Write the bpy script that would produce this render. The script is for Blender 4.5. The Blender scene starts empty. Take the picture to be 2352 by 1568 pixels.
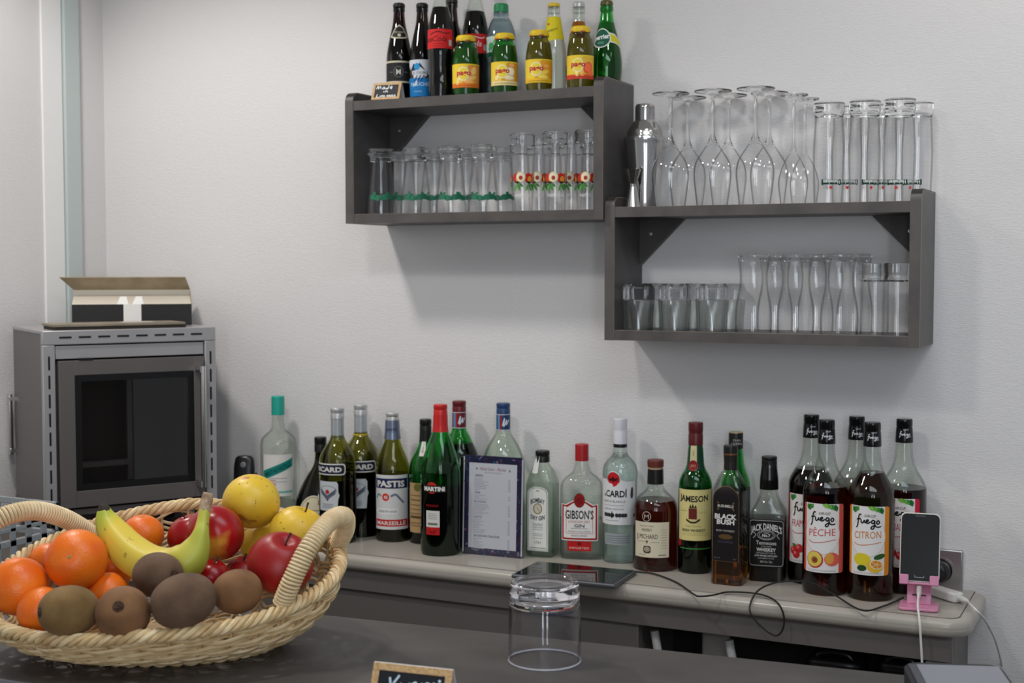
import bpy, bmesh, math, random
from mathutils import Vector, Matrix
from mathutils.geometry import tessellate_polygon
random.seed(7)
scn = bpy.context.scene
COL = scn.collection
PI = math.pi
# ------------------------------------------------------------------ camera
FPX, CX, CY = 3083.0, 1176.0, 784.0
YAW, PITCH = math.radians(25.9), math.radians(3.14)
CAM = Vector((0, 0, 1.48))
FW = Vector((-math.sin(YAW)*math.cos(PITCH), math.cos(YAW)*math.cos(PITCH), -math.sin(PITCH)))
RT = Vector((math.cos(YAW), math.sin(YAW), 0)); UP = RT.cross(FW)
cd = bpy.data.cameras.new('camera'); cam = bpy.data.objects.new('camera', cd); COL.objects.link(cam)
cam.location = CAM
cam.rotation_euler = Matrix((RT, UP, -FW)).transposed().to_euler()
cd.sensor_width = 36; cd.lens = FPX/2352*36; cd.clip_start = .05
cd.dof.use_dof = True; cd.dof.focus_distance = 1.9; cd.dof.aperture_fstop = 9.0
scn.camera = cam
# ------------------------------------------------------------------ world, lights, exposure
w = bpy.data.worlds.new('world'); scn.world = w; w.use_nodes = True
w.node_tree.nodes['Background'].inputs[0].default_value = (.88, .93, 1, 1)
w.node_tree.nodes['Background'].inputs[1].default_value = .24
def lamp(name, kind, loc, energy, color, aim=None, **kw):
    l = bpy.data.lights.new(name, kind); l.energy = energy; l.color = color
    for k, v in kw.items(): setattr(l, k, v)
    o = bpy.data.objects.new(name, l); COL.objects.link(o); o.location = loc
    if aim is not None: o.rotation_euler = (Vector(aim)-Vector(loc)).to_track_quat('-Z', 'Y').to_euler()
    return o
# ceiling downlights over the bar aisle
for i, (x, y, e) in enumerate(((-1.95, 1.72, 34), (-1.15, 1.0, 20))):
    lamp('ceiling_spot_light', 'SPOT', (x, y, 2.56), e, (1, .965, .92), (x, y+.12, 0), spot_size=2.5, spot_blend=.45, shadow_soft_size=.085)
lamp('overhead_fill_light', 'AREA', (.2, .8, 2.58), 12, (.78, .89, 1), (.2, .8, 0), shape='RECTANGLE', size=1.5, size_y=.7)  # added soft fill from above for the ambient level, no known fixture
# two added fill spots, put in to brighten the upper wall on the right
for x, y, e in ((-.45, 1.8, 8), (.25, 1.85, 11)):
    lamp('wall_wash_fill_light', 'SPOT', (x, y, 2.5), e, (1, .965, .92), (x-.05, 2.64, 1.95), spot_size=2.0, spot_blend=1.0, shadow_soft_size=.085)
# daylight through the tall windows behind the camera
lamp('window_daylight', 'AREA', (1.3, -1.6, 1.65), 12, (.86, .93, 1), (-.6, 2.6, 1.4), shape='RECTANGLE', size=.28, size_y=1.7)
lamp('window_daylight', 'AREA', (.55, -2.0, 1.65), 12, (.86, .93, 1), (-.8, 2.6, 1.4), shape='RECTANGLE', size=.28, size_y=1.7)
scn.view_settings.view_transform = 'Standard'; scn.view_settings.look = 'None'
scn.view_settings.exposure = 0.3; scn.view_settings.gamma = 1; scn.view_settings.use_curve_mapping = False
scn.cycles.sample_clamp_indirect = 6.0
scn.cycles.transmission_bounces = 10; scn.cycles.max_bounces = 12; scn.cycles.diffuse_bounces = 3; scn.cycles.transparent_max_bounces = 24

# ------------------------------------------------------------------ geometry of the view: pixel -> place
def ray(u, v): return FW + RT*((u-CX)/FPX) - UP*((v-CY)/FPX)
def atY(u, v, Y): d = ray(u, v); return CAM + d*((Y-CAM.y)/d.y)
def atZ(u, v, Z): d = ray(u, v); return CAM + d*((Z-CAM.z)/d.z)
def atD(u, v, D): return CAM + ray(u, v)*D
def fwd(P): return (Vector(P)-CAM).dot(FW)
D_WALL, X_LEFT, Z_CNT, Z_BAR, Z_CEIL = 2.64, -2.434, .87, 1.055, 2.6

# ------------------------------------------------------------------ materials
def lin(c): c /= 255.0; return c/12.92 if c <= .04045 else ((c+.055)/1.055)**2.4
def rgb(r, g, b): return (lin(r), lin(g), lin(b), 1)
_m = {}
def mat(name, col, rough=.5, metal=0, trans=0, ior=1.45, spec=.5, coat=0, emit=0, alpha=1):
    if name in _m: return _m[name]
    m = bpy.data.materials.new(name); m.use_nodes = True
    b = m.node_tree.nodes['Principled BSDF']; i = b.inputs
    i['Base Color'].default_value = col; i['Roughness'].default_value = rough; i['Metallic'].default_value = metal
    i['Transmission Weight'].default_value = trans; i['IOR'].default_value = ior; i['Specular IOR Level'].default_value = spec
    i['Coat Weight'].default_value = coat
    if emit: i['Emission Color'].default_value = col; i['Emission Strength'].default_value = emit
    _m[name] = m; return m
def nodes(m): nt = m.node_tree; return nt, nt.nodes, nt.links, nt.nodes['Principled BSDF']
def noise_mat(name, c1, c2, scale=20, rough=.5, bump=0, bscale=None, stretch=(1, 1, 1), detail=4, metal=0, lo=.35, hi=.65, bdist=.001, spec=.5):
    if name in _m: return _m[name]
    m = mat(name, c1, rough, metal, spec=spec); nt, n, l, b = nodes(m)
    tc = n.new('ShaderNodeTexCoord'); mp = n.new('ShaderNodeMapping'); mp.inputs['Scale'].default_value = stretch
    l.new(tc.outputs['Object'], mp.inputs[0])
    t = n.new('ShaderNodeTexNoise'); t.inputs['Scale'].default_value = scale; t.inputs['Detail'].default_value = detail
    l.new(mp.outputs[0], t.inputs[0])
    r = n.new('ShaderNodeValToRGB'); r.color_ramp.elements[0].color = c1; r.color_ramp.elements[1].color = c2
    r.color_ramp.elements[0].position = lo; r.color_ramp.elements[1].position = hi
    l.new(t.outputs[0], r.inputs[0]); l.new(r.outputs[0], b.inputs['Base Color'])
    if bump:
        t2 = n.new('ShaderNodeTexNoise'); t2.inputs['Scale'].default_value = bscale or scale; t2.inputs['Detail'].default_value = 2
        l.new(mp.outputs[0], t2.inputs[0])
        bp = n.new('ShaderNodeBump'); bp.inputs['Strength'].default_value = bump; bp.inputs['Distance'].default_value = bdist
        l.new(t2.outputs[0], bp.inputs['Height']); l.new(bp.outputs[0], b.inputs['Normal'])
    return m
def glass(name, col=None, ior=1.47, rough=0): return mat('glass_'+name, col, rough, trans=1, ior=ior)
def thin_glass(name, col, ior=1.47, keep=0, edge=.5, refl=.045):
    """thin clear glass wall: passes light straight on, reflects and tints more at grazing angles; keep adds real refraction"""
    if 'thin_'+name in _m: return _m['thin_'+name]
    m = mat('thin_'+name, col, 0, trans=1, ior=ior); nt, n, l, b = nodes(m)
    lw = n.new('ShaderNodeLayerWeight'); lw.inputs['Blend'].default_value = .5
    rp = n.new('ShaderNodeValToRGB'); e = rp.color_ramp.elements; c = (col[0], col[1], col[2], 1); e[0].color = c; e[0].position = .55; e[1].position = 1; e[1].color = tuple(q*edge for q in c[:3])+(1,)
    k = e.new(.82); k.color = tuple(q*(.6*edge+.4) for q in c[:3])+(1,)
    l.new(lw.outputs['Facing'], rp.inputs[0])
    t = n.new('ShaderNodeBsdfTransparent'); l.new(rp.outputs[0], t.inputs[0])
    g = n.new('ShaderNodeBsdfGlossy'); g.inputs['Roughness'].default_value = .015; g.inputs['Color'].default_value = (1, 1, 1, 1)
    pw = n.new('ShaderNodeMath'); pw.operation = 'POWER'; pw.inputs[1].default_value = 5; l.new(lw.outputs['Facing'], pw.inputs[0])
    ma = n.new('ShaderNodeMath'); ma.operation = 'MULTIPLY_ADD'; ma.inputs[1].default_value = .6; ma.inputs[2].default_value = refl; l.new(pw.outputs[0], ma.inputs[0])
    mx = n.new('ShaderNodeMixShader'); l.new(ma.outputs[0], mx.inputs[0]); l.new(t.outputs[0], mx.inputs[1]); l.new(g.outputs[0], mx.inputs[2]); last = mx
    if keep:
        m2 = n.new('ShaderNodeMixShader'); m2.inputs[0].default_value = keep; l.new(mx.outputs[0], m2.inputs[1]); l.new(b.outputs[0], m2.inputs[2]); last = m2
    l.new(last.outputs[0], n['Material Output'].inputs[0])
    return m
def ink(c, rough=.55): return mat('ink_%d_%d_%d' % tuple(c), rgb(*c), rough, spec=.3)

def wallpaper():
    m = mat('wallpaper', rgb(226, 223, 222), .62, spec=.35); nt, n, l, b = nodes(m)
    tc = n.new('ShaderNodeTexCoord')
    hs = []
    for sc, s in (((135, 135, 620), 1), ((420, 420, 1100), 1)):
        mp = n.new('ShaderNodeMapping'); mp.inputs['Scale'].default_value = sc
        l.new(tc.outputs['Object'], mp.inputs[0])
        t = n.new('ShaderNodeTexNoise'); t.inputs['Scale'].default_value = 1; t.inputs['Detail'].default_value = 1
        l.new(mp.outputs[0], t.inputs[0]); hs.append(t)
    r = n.new('ShaderNodeValToRGB'); r.color_ramp.elements[0].position = .45; r.color_ramp.elements[1].position = .62
    l.new(hs[0].outputs[0], r.inputs[0])
    ad = n.new('ShaderNodeMath'); ad.operation = 'MULTIPLY_ADD'; ad.inputs[1].default_value = .5
    l.new(hs[1].outputs[0], ad.inputs[0]); l.new(r.outputs[0], ad.inputs[2])
    bp = n.new('ShaderNodeBump'); bp.inputs['Strength'].default_value = .3; bp.inputs['Distance'].default_value = .0012
    l.new(ad.outputs[0], bp.inputs['Height']); l.new(bp.outputs[0], b.inputs['Normal'])
    return m

# ------------------------------------------------------------------ mesh helpers
def link(name, me, parent=None, loc=None, mats=()):
    o = bpy.data.objects.new(name, me); COL.objects.link(o)
    for mm in mats: me.materials.append(mm)
    if parent is not None: o.parent = parent
    if loc is not None: o.location = loc
    return o
def mesh(name, V, F, mats, parent=None, smooth=True, angle=40, fm=None, loc=None):
    me = bpy.data.meshes.new(name); me.from_pydata([tuple(v) for v in V], [], F)
    if not isinstance(mats, (list, tuple)): mats = [mats]
    if smooth:
        me.polygons.foreach_set('use_smooth', [True]*len(me.polygons)); me.set_sharp_from_angle(angle=math.radians(angle))
    if fm: me.polygons.foreach_set('material_index', fm)
    me.update()
    return link(name, me, parent, loc, mats)
def tag(o, label, cat, group=None, kind=None):
    if label: o['label'] = label
    if cat: o['category'] = cat
    if group: o['group'] = group
    if kind: o['kind'] = kind
    return o
def thing(name, label, cat, loc=(0, 0, 0), rz=0, group=None):
    o = bpy.data.objects.new(name, None); COL.objects.link(o); o.empty_display_size = .05
    o.location = loc; o.rotation_euler = (0, 0, rz)
    return tag(o, label, cat, group)
class MB:
    """collects shapes into one mesh"""
    def __init__(s): s.V = []; s.F = []; s.M = []
    def add(s, V, F, mi=0):
        k = len(s.V); s.V += [Vector(v) for v in V]; s.F += [tuple(i+k for i in f) for f in F]; s.M += [mi]*len(F); return s
    def box(s, x0, y0, z0, x1, y1, z1, mi=0):
        V = [(x, y, z) for z in (z0, z1) for y in (y0, y1) for x in (x0, x1)]
        return s.add(V, [(0, 2, 3, 1), (4, 5, 7, 6), (0, 1, 5, 4), (2, 6, 7, 3), (0, 4, 6, 2), (1, 3, 7, 5)], mi)
    def tube(s, pts, r, n=8, closed=False, mi=0, caps=True):
        pts = [Vector(p) for p in pts]; N = len(pts); rs = r if isinstance(r, (list, tuple)) else [r]*N
        T = []
        for i in range(N):
            a = pts[(i-1) % N] if (closed or i) else pts[0]; b = pts[(i+1) % N] if (closed or i < N-1) else pts[-1]
            T.append((b-a).normalized())
        nv = T[0].orthogonal().normalized(); V = []
        for i in range(N):
            nv = (nv - T[i]*nv.dot(T[i])).normalized(); bv = T[i].cross(nv)
            for k in range(n):
                a = 2*PI*k/n; V.append(pts[i] + (nv*math.cos(a)+bv*math.sin(a))*rs[i])
        F = []
        for i in range(N if closed else N-1):
            j = (i+1) % N
            for k in range(n): F.append((i*n+k, i*n+(k+1) % n, j*n+(k+1) % n, j*n+k))
        if not closed and caps: F += [tuple(range(n))[::-1], tuple((N-1)*n+k for k in range(n))]
        return s.add(V, F, mi)
    def prism(s, poly, ext, mi=0):
        """poly: 3-D points, ext: extrusion vector"""
        n = len(poly); e = Vector(ext); P = [Vector(p) for p in poly]
        return s.add(P+[p+e for p in P], [tuple(range(n))[::-1], tuple(range(n, 2*n))]+[(i, (i+1) % n, n+(i+1) % n, n+i) for i in range(n)], mi)
    def loft(s, prof, n=32, sec=None, mi=0):
        V, F, R = [], [], []
        for (r, z) in prof:
            if r < 1e-6: R.append([len(V)]); V.append((0, 0, z)); continue
            kx, ky, e = sec(z) if sec else (1, 1, 2)
            ring = []
            for k in range(n):
                a = 2*PI*k/n; c, q = math.cos(a), math.sin(a)
                if e != 2:
                    c = math.copysign(abs(c)**(2/e), c); q = math.copysign(abs(q)**(2/e), q)
                ring.append(len(V)); V.append((r*kx*c, r*ky*q, z))
            R.append(ring)
        for A, B in zip(R, R[1:]):
            if len(A) == 1 and len(B) == 1: continue
            for k in range(n):
                k2 = (k+1) % n
                if len(A) == 1: F.append((A[0], B[k2], B[k]))
                elif len(B) == 1: F.append((A[k], A[k2], B[0]))
                else: F.append((A[k], A[k2], B[k2], B[k]))
        return s.add(V, F, mi)
    def move(s, M): s.V = [M @ v for v in s.V]; return s
    def build(s, name, mats, parent=None, smooth=True, angle=40, loc=None):
        return mesh(name, s.V, s.F, mats, parent, smooth, angle, s.M, loc)
def bev(o, w=.0015, seg=2):
    m = o.modifiers.new('bevel', 'BEVEL'); m.width = w; m.segments = seg; m.limit_method = 'ANGLE'; m.angle_limit = .6; return o
def copy_tree(o, parent=None, loc=None):
    c = o.copy(); COL.objects.link(c); c.parent = parent
    if loc is not None: c.location = loc
    for ch in o.children: copy_tree(ch, c)
    return c
def fillet(pts, seg=4):
    """pts: (r,z[,f]); rounds corners with fillet size f"""
    out = []
    for i, p in enumerate(pts):
        f = p[2] if len(p) > 2 else 0
        if not f or i in (0, len(pts)-1): out.append((p[0], p[1])); continue
        P, A, B = (Vector(q[:2]) for q in (p, pts[i-1], pts[i+1]))
        a, b = A-P, B-P; f = min(f, a.length*.49, b.length*.49)
        s, e = P+a.normalized()*f, P+b.normalized()*f
        for k in range(seg+1):
            t = k/seg; q = s*(1-t)**2 + P*2*t*(1-t) + e*t*t; out.append((max(q.x, 0), q.y))
    return out
def catmull(P, n=6, closed=False):
    P = [Vector(p) for p in P]; N = len(P); out = []
    for i in range(N if closed else N-1):
        g = (lambda k: P[k % N]) if closed else (lambda k: P[max(0, min(N-1, k))])
        a, b, c, d = g(i-1), g(i), g(i+1), g(i+2)
        for k in range(n):
            t = k/n
            out.append(.5*((2*b)+(c-a)*t+(2*a-5*b+4*c-d)*t*t+(3*b-a-3*c+d)*t**3))
    if not closed: out.append(P[-1])
    return out
# ---- lettering
_txt = {}
def text_geo(s, bold=0):
    key = (s, bold)
    if key not in _txt:
        cu = bpy.data.curves.new('lettering', 'FONT'); cu.body = s; cu.size = 1; cu.resolution_u = 2; cu.offset = bold; cu.fill_mode = 'FRONT'
        o = bpy.data.objects.new('lettering', cu); COL.objects.link(o)
        bpy.context.view_layer.update()
        me = bpy.data.meshes.new_from_object(o.evaluated_get(bpy.context.evaluated_depsgraph_get()))
        V = [(v.co.x, v.co.y) for v in me.vertices]; F = [tuple(p.vertices) for p in me.polygons]
        bpy.data.objects.remove(o); bpy.data.curves.remove(cu); bpy.data.meshes.remove(me)
        x0, x1 = min(v[0] for v in V), max(v[0] for v in V)
        _txt[key] = ([(x-(x0+x1)/2, y-.36) for x, y in V], F, x1-x0)
    return _txt[key]
class Print:
    """flat print in picture pixels (x right, y down) about an origin, later wrapped on a surface"""
    def __init__(s, flip=False): s.L = {}; s.flip = flip
    def add(s, V, F, col, layer):
        q = s.L.setdefault((layer, tuple(col)), [[], []]); k = len(q[0])
        if s.flip: V = [(-x, -y) for x, y in V]
        q[0] += V; q[1] += [tuple(i+k for i in f) for f in F]; return s
    def poly(s, P, col, layer=1):
        return s.add([(p[0], p[1]) for p in P], [tuple(t) for t in tessellate_polygon([[Vector((p[0], p[1], 0)) for p in P]])], col, layer)
    def rect(s, x0, y0, x1, y1, col, layer=1, r=0):
        if not r: return s.poly([(x0, y0), (x1, y0), (x1, y1), (x0, y1)], col, layer)
        P = []
        for cx, cy, a0 in ((x1-r, y0+r, -90), (x1-r, y1-r, 0), (x0+r, y1-r, 90), (x0+r, y0+r, 180)):
            P += [(cx+r*math.cos(math.radians(a0+k*22.5)), cy+r*math.sin(math.radians(a0+k*22.5))) for k in range(5)]
        return s.poly(P, col, layer)
    def ell(s, x, y, rx, ry, col, layer=1, rot=0, n=20):
        c, q = math.cos(rot), math.sin(rot); P = []
        for k in range(n):
            a = 2*PI*k/n; X, Y = rx*math.cos(a), ry*math.sin(a); P.append((x+X*c-Y*q, y+X*q+Y*c))
        return s.poly(P, col, layer)
    def stroke(s, P, wd, col, layer=2, sm=True):
        P = [Vector((p[0], p[1])) for p in P]
        if sm and len(P) > 2: P = [Vector((p.x, p.y)) for p in catmull([Vector((p.x, p.y, 0)) for p in P], 5)]
        V, F = [], []
        for i, p in enumerate(P):
            t = (P[min(i+1, len(P)-1)]-P[max(i-1, 0)]); t = t.normalized() if t.length else Vector((1, 0)); nn = Vector((-t.y, t.x))*wd/2
            V += [tuple(p+nn), tuple(p-nn)]
            if i: F.append((2*i-2, 2*i-1, 2*i+1, 2*i))
        return s.add(V, F, col, layer)
    def ring(s, x, y, rx, ry, wd, col, layer=2, n=28, a0=0, a1=360):
        P = [(x+rx*math.cos(math.radians(a0+(a1-a0)*k/n)), y+ry*math.sin(math.radians(a0+(a1-a0)*k/n))) for k in range(n+1)]
        return s.stroke(P, wd, col, layer, False)
    def text(s, t, x, y, h, col, layer=2, wd=None, shear=0, bold=0, rot=0, arch=0, arc_r=None):
        V, F, w0 = text_geo(t, bold); k = h/.72; kx = wd/w0 if wd else k
        c, q = math.cos(rot), math.sin(rot); out = []
        for a, b in V:
            X, Y = a*kx+b*k*shear, -b*k
            if arch:  # bow the line of letters: arch>0 up in the middle
                Y += arch*((2*X/(wd or w0*k))**2)
            out.append((x+X*c-Y*q, y+X*q+Y*c))
        return s.add(out, F, col, layer)
    def lines(s, x0, x1, ys, wd, col, layer=2):
        for i, y in enumerate(ys): s.rect(x0, y, x1, y+wd, col, layer)
        return s
    def build(s, surf, parent, names=('label', 'print'), xs=None, zs=None, off=.00025, step=.00013, rough=.55):
        """surf(x,y,off)->Vector"""
        root = None
        for part in (0, 1):
            keys = [k for k in sorted(s.L, key=lambda k: k[0]) if (k[0] == 0) == (part == 0)]
            if not keys: continue
            bm = bmesh.new(); mats = []
            lay = bm.verts.layers.int.new('lay')
            for k in keys:
                mats.append(ink(k[1], rough)); V, F = s.L[k]
                vs = [bm.verts.new((x, y, 0)) for x, y in V]
                for v in vs: v[lay] = k[0]
                for f in F:
                    try: bm.faces.new([vs[i] for i in f]).material_index = len(mats)-1
                    except ValueError: pass
            if xs:
                lo = min(v.co.x for v in bm.verts); hi = max(v.co.x for v in bm.verts); x = math.floor(lo/xs)*xs+xs
                while x < hi:
                    bmesh.ops.bisect_plane(bm, geom=bm.verts[:]+bm.edges[:]+bm.faces[:], plane_co=(x, 0, 0), plane_no=(1, 0, 0)); x += xs
            if zs:
                lo = min(v.co.y for v in bm.verts); hi = max(v.co.y for v in bm.verts); y = math.floor(lo/zs)*zs+zs
                while y < hi:
                    bmesh.ops.bisect_plane(bm, geom=bm.verts[:]+bm.edges[:]+bm.faces[:], plane_co=(0, y, 0), plane_no=(0, 1, 0)); y += zs
            # layer of cut verts: take it from the faces' material
            ml = [k[0] for k in keys]
            vl = {}
            for f in bm.faces:
                for v in f.verts: vl[v] = ml[f.material_index]
            for v in bm.verts: v.co = surf(v.co.x, v.co.y, off+step*vl.get(v, 0))
            bmesh.ops.recalc_face_normals(bm, faces=bm.faces[:])
            me = bpy.data.meshes.new(names[part]); bm.to_mesh(me); bm.free()
            o = link(names[part], me, root if root else parent, None, mats)
            if root is None: root = o
        return root
# ---- vessels (bottles and drinking glasses) placed where they stand
def interp(tab, z):
    for (r0, z0), (r1, z1) in zip(tab, tab[1:]):
        if z <= z1 and z1 > z0: return r0 + (r1-r0)*max(0, min(1, (z-z0)/(z1-z0)))
    return tab[-1][0]
class Vessel:
    def __init__(s, name, label, cat, group, u, Y, zb, vmid, rot=0):
        P = atY(u, vmid, Y); s.u, s.Y, s.zb = u, Y, zb; s.P = Vector((P.x, Y, zb)); s.d = fwd((P.x, Y, P.z)); s.mpp = s.d/FPX
        to = CAM-s.P
        s.root = thing(name, label, cat, s.P, math.atan2(to.x, -to.y)+rot, group); s.sec = None
    def z(s, v): return atY(s.u, v, s.Y).z - s.zb
    def prof(s, pts): return [(p[0]*s.mpp, 0 if p[1] == 'b' else (p[1][0] if isinstance(p[1], tuple) else s.z(p[1])), *( [p[2]*s.mpp] if len(p) > 2 else [])) for p in pts]
    def shell(s, pts, gl, wall=.0028, bt=.006, n=32, liquid=None, fill=None, sec=None, solid=False, name='glass_body'):
        """pts from the bottom up: (half width px, v | 'b', fillet px)"""
        out = fillet(s.prof(pts)); s.sec = sec
        s.out = sorted(out, key=lambda p: p[1]); m = MB()
        if solid: prof = [(0, out[0][1])]+out+[(0, out[-1][1])]
        else:
            inn = [(max(r-wall, .001), max(z, bt)) for r, z in out if z > bt*.6 and r > wall+.001]
            inn[0] = (inn[0][0]*.93, bt); s.inn = inn
            prof = [(0, out[0][1]+.002 if bt > .004 else out[0][1])]+[(out[0][0]*.8, out[0][1])]+out+inn[::-1]+[(0, bt)]
        m.loft(prof, n, sec); o = m.build(name, gl, s.root, angle=50)
        if liquid and fill is not None:
            zf = s.z(fill); L = [(max(r-.0006, .001), max(z, .0022)) for r, z in out if z < zf]; L.append((interp(s.out, zf)-.0006, zf))
            MB().loft([(0, .0022)]+L+[(0, zf)], n, sec).build('liquid', liquid, s.root, angle=50)
        return o
    def part(s, name, pts, m, n=28, fl=True, sec=None, **k):
        P = s.prof(pts); P = fillet(P) if fl else [p[:2] for p in P]
        return MB().loft([(0, P[0][1])]+P+[(0, P[-1][1])], n, sec).build(name, m, s.root, **k)
    def surf(s, u0, v0, zlab=None):
        rm = interp(s.out, s.z(v0)); df = s.d-rm
        zf = lambda v: CAM.z+ray(s.u, v).z*df-s.zb
        z0 = zf(v0); m = df/FPX; sec = s.sec(z0) if s.sec else (1, 1, 2)
        x0 = (u0-s.u)*m
        if sec[2] == 2:
            s0 = rm*math.asin(max(-.999, min(.999, x0/rm)))
            def f(x, y, off):
                z = z0-y*m; r = interp(s.out, z)+off; a = (s0+x*m)/rm
                return Vector((r*math.sin(a), -r*math.cos(a), z))
        else:
            kx, ky, e = sec; N = 240; tab = []; L = 0; prev = None
            for i in range(N+1):
                a = -PI/2 + PI*i/N - 0; c, q = math.sin(a), -math.cos(a)
                X = rm*kx*math.copysign(abs(c)**(2/e), c); Yy = rm*ky*math.copysign(abs(q)**(2/e), q)
                if prev: L += math.hypot(X-prev[0], Yy-prev[1])
                prev = (X, Yy); tab.append((L, X, Yy))
            mid = tab[N//2][0]; tab = [(a-mid, b, c) for a, b, c in tab]
            s0 = x0
            def f(x, y, off):
                z = z0-y*m; q = s0+x*m
                for (a, X0, Y0), (b, X1, Y1) in zip(tab, tab[1:]):
                    if q <= b or (b, X1, Y1) == tab[-1]:
                        t = (q-a)/(b-a) if b > a else 0
                        nx, ny = Y1-Y0, -(X1-X0); h = math.hypot(nx, ny) or 1
                        k = interp(s.out, z)/rm
                        return Vector(((X0+(X1-X0)*t)*k+nx/h*off, (Y0+(Y1-Y0)*t)*k+ny/h*off, z))
        return f
    def label(s, pr, u0, v0, names=('label', 'print'), xs=None, zs=None, rough=.55):
        return pr.build(s.surf(u0, v0), s.root, names, xs or .0025/s.mpp, zs, rough=rough)

# ================================================================== THE ROOM
WP = wallpaper()
def struct(o, label=None):
    o['kind'] = 'structure'
    if label: o['label'] = label
    return o
struct(MB().box(X_LEFT-.1, D_WALL, 0, 2.2, D_WALL+.1, Z_CEIL).build('wall_back', WP, smooth=False), 'pale grey wall with fine woven wallpaper behind the shelves')
wl = struct(MB().box(X_LEFT-.1, -.4, 0, X_LEFT, D_WALL, Z_CEIL).build('wall_left', WP, smooth=False), 'pale grey papered side wall beside the glass-door oven')
struct(MB().box(X_LEFT-.1, -2.6, -.1, 2.2, D_WALL+.1, 0).build('floor', noise_mat('floor_vinyl', rgb(120, 112, 104), rgb(140, 132, 122), 6, .5), smooth=False), 'plain grey brown floor behind the bar')
struct(MB().box(X_LEFT-.1, -2.6, Z_CEIL, 2.2, D_WALL+.1, Z_CEIL+.1).build('ceiling', mat('ceiling_paint', rgb(232, 232, 230), .8), smooth=False), 'plain white ceiling above the bar')
yb, ya = 2.494, 2.426
struct(bev(MB().box(X_LEFT, ya, 0, X_LEFT+.006, yb-.003, Z_CEIL).build('trim_1', mat('white_paint', rgb(243, 242, 240), .5), smooth=False)), 'flat white vertical trim board on the side wall')
struct(MB().box(X_LEFT, yb, 0, X_LEFT+.014, 2.541, Z_CEIL).build('trim_2', mat('grey_green_profile', rgb(196, 206, 204), .4), smooth=False), 'slim grey green vertical profile near the room corner')

# ---------------------------------------------------------------- wall shelves
SH = noise_mat('shelf_laminate', rgb(72, 69, 69), rgb(84, 80, 79), 14, .42, .12, 900, (1, 1, 1), 6, bdist=.0004)
SHE = noise_mat('shelf_edge_band', rgb(78, 74, 73), rgb(92, 87, 84), 18, .38)
TAN = mat('shelf_glue_line', rgb(178, 160, 142), .5)
SCR = mat('screw_steel', rgb(205, 205, 205), .25, 1)
def wall_shelf(label, x0, x1, yf, z0, ztop, zsh, zi):
    """x0..x1 outer width, yf front, z0 underside, ztop top of the sides, zsh top of upper board, zi top of lower board"""
    T = .0195
    R = thing('wall_shelf', label, 'shelf', ((x0+x1)/2, D_WALL, z0)); ox, oy, oz = (x0+x1)/2, D_WALL, z0
    def bxs(nm, a, b, m, par=R, bv=0):
        o = MB().box(a[0]-ox, a[1]-oy, a[2]-oz, b[0]-ox, b[1]-oy, b[2]-oz).build(nm, m, par, smooth=False)
        return bev(o, bv) if bv else o
    for xa in (x0, x1-T):
        rr = .022; arc = [(yf+rr-rr*math.sin(t*PI/16), ztop-rr+rr*math.cos(t*PI/16)) for t in range(9)]
        poly = [(yf+.002, z0), (D_WALL-.001, z0), (D_WALL-.001, ztop)]+[(max(y, yf+.002), z) for y, z in arc]
        sp = MB().prism([(xa-ox, y-oy, z-oz) for y, z in poly], (T, 0, 0)).build('side_panel', SH, R, angle=30)
        path = [(yf, z0)]+[(y, z) for y, z in arc[::-1]]+[(D_WALL-.001, ztop)]
        for nm, mm, o0, o1, ex in (('edge_band', SHE, 0, .0016, 0), ('glue_line', TAN, .0012, .0022, .0003)):
            V, F = [], []
            for i, (y, z) in enumerate(path):
                if i == 0: ny, nz = 1, 0
                elif i == len(path)-1: ny, nz = 0, -1
                else:
                    dy, dz = path[i+1][0]-path[i-1][0], path[i+1][1]-path[i-1][1]; h = math.hypot(dy, dz); ny, nz = dz/h, -dy/h
                for xx in (xa-ex, xa+T+ex):
                    for o in (o0, o1): V.append((xx-ox, y+ny*o-oy, z+nz*o-oz))
                if i:
                    k = 4*i
                    F += [(k-4, k-2, k+2, k), (k-3, k+1, k+3, k-1), (k-4, k, k+1, k-3), (k-2, k-1, k+3, k+2)]
            mesh(nm, V, F, mm, sp, angle=30)
    for nm, zt in (('top_board', zsh), ('bottom_board', zi)):
        b = bxs(nm, (x0+T, yf+.004, zt-T), (x1-T, D_WALL-.001, zt), SH)
        bxs('edge_band', (x0+T, yf+.002, zt-T), (x1-T, yf+.0036, zt), SHE, b)
        bxs('glue_line', (x0+T, yf+.0034, zt-T-.0003), (x1-T, yf+.0042, zt+.0003), TAN, b)
    zt = zsh-T; sw = .095
    for sgn, xx in ((1, x0+T), (-1, x1-T)):
        b = MB().prism([(xx-ox, D_WALL-.016-oy, zt-oz), (xx+sgn*sw-ox, D_WALL-.016-oy, zt-oz), (xx-ox, D_WALL-.016-oy, zt-sw-oz)], (0, .015, 0)).build('corner_brace', SH, R, smooth=False)
        MB().loft([(0, -.0005), (.0042, -.0005), (.0038, .0012), (.0012, .0016), (0, .0008)], 14).move(Matrix.Translation((xx+sgn*.024-ox, D_WALL-.016-oy, zt-.03-oz)) @ Matrix.Rotation(PI/2, 4, 'X')).build('screw', SCR, b)
    return R
US = dict(x0=-1.599, x1=-1.0005, yf=2.468, z0=1.5755, ztop=1.858, zsh=1.8375, zi=1.5955)
LS = dict(x0=-.9995, x1=-.3925, yf=2.479, z0=1.3365, ztop=1.622, zsh=1.5995, zi=1.3565)
wall_shelf('dark grey open wall shelf carrying soda and juice bottles', **US)
wall_shelf('dark grey open wall shelf carrying upturned wine glasses and shaker', **LS)

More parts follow.
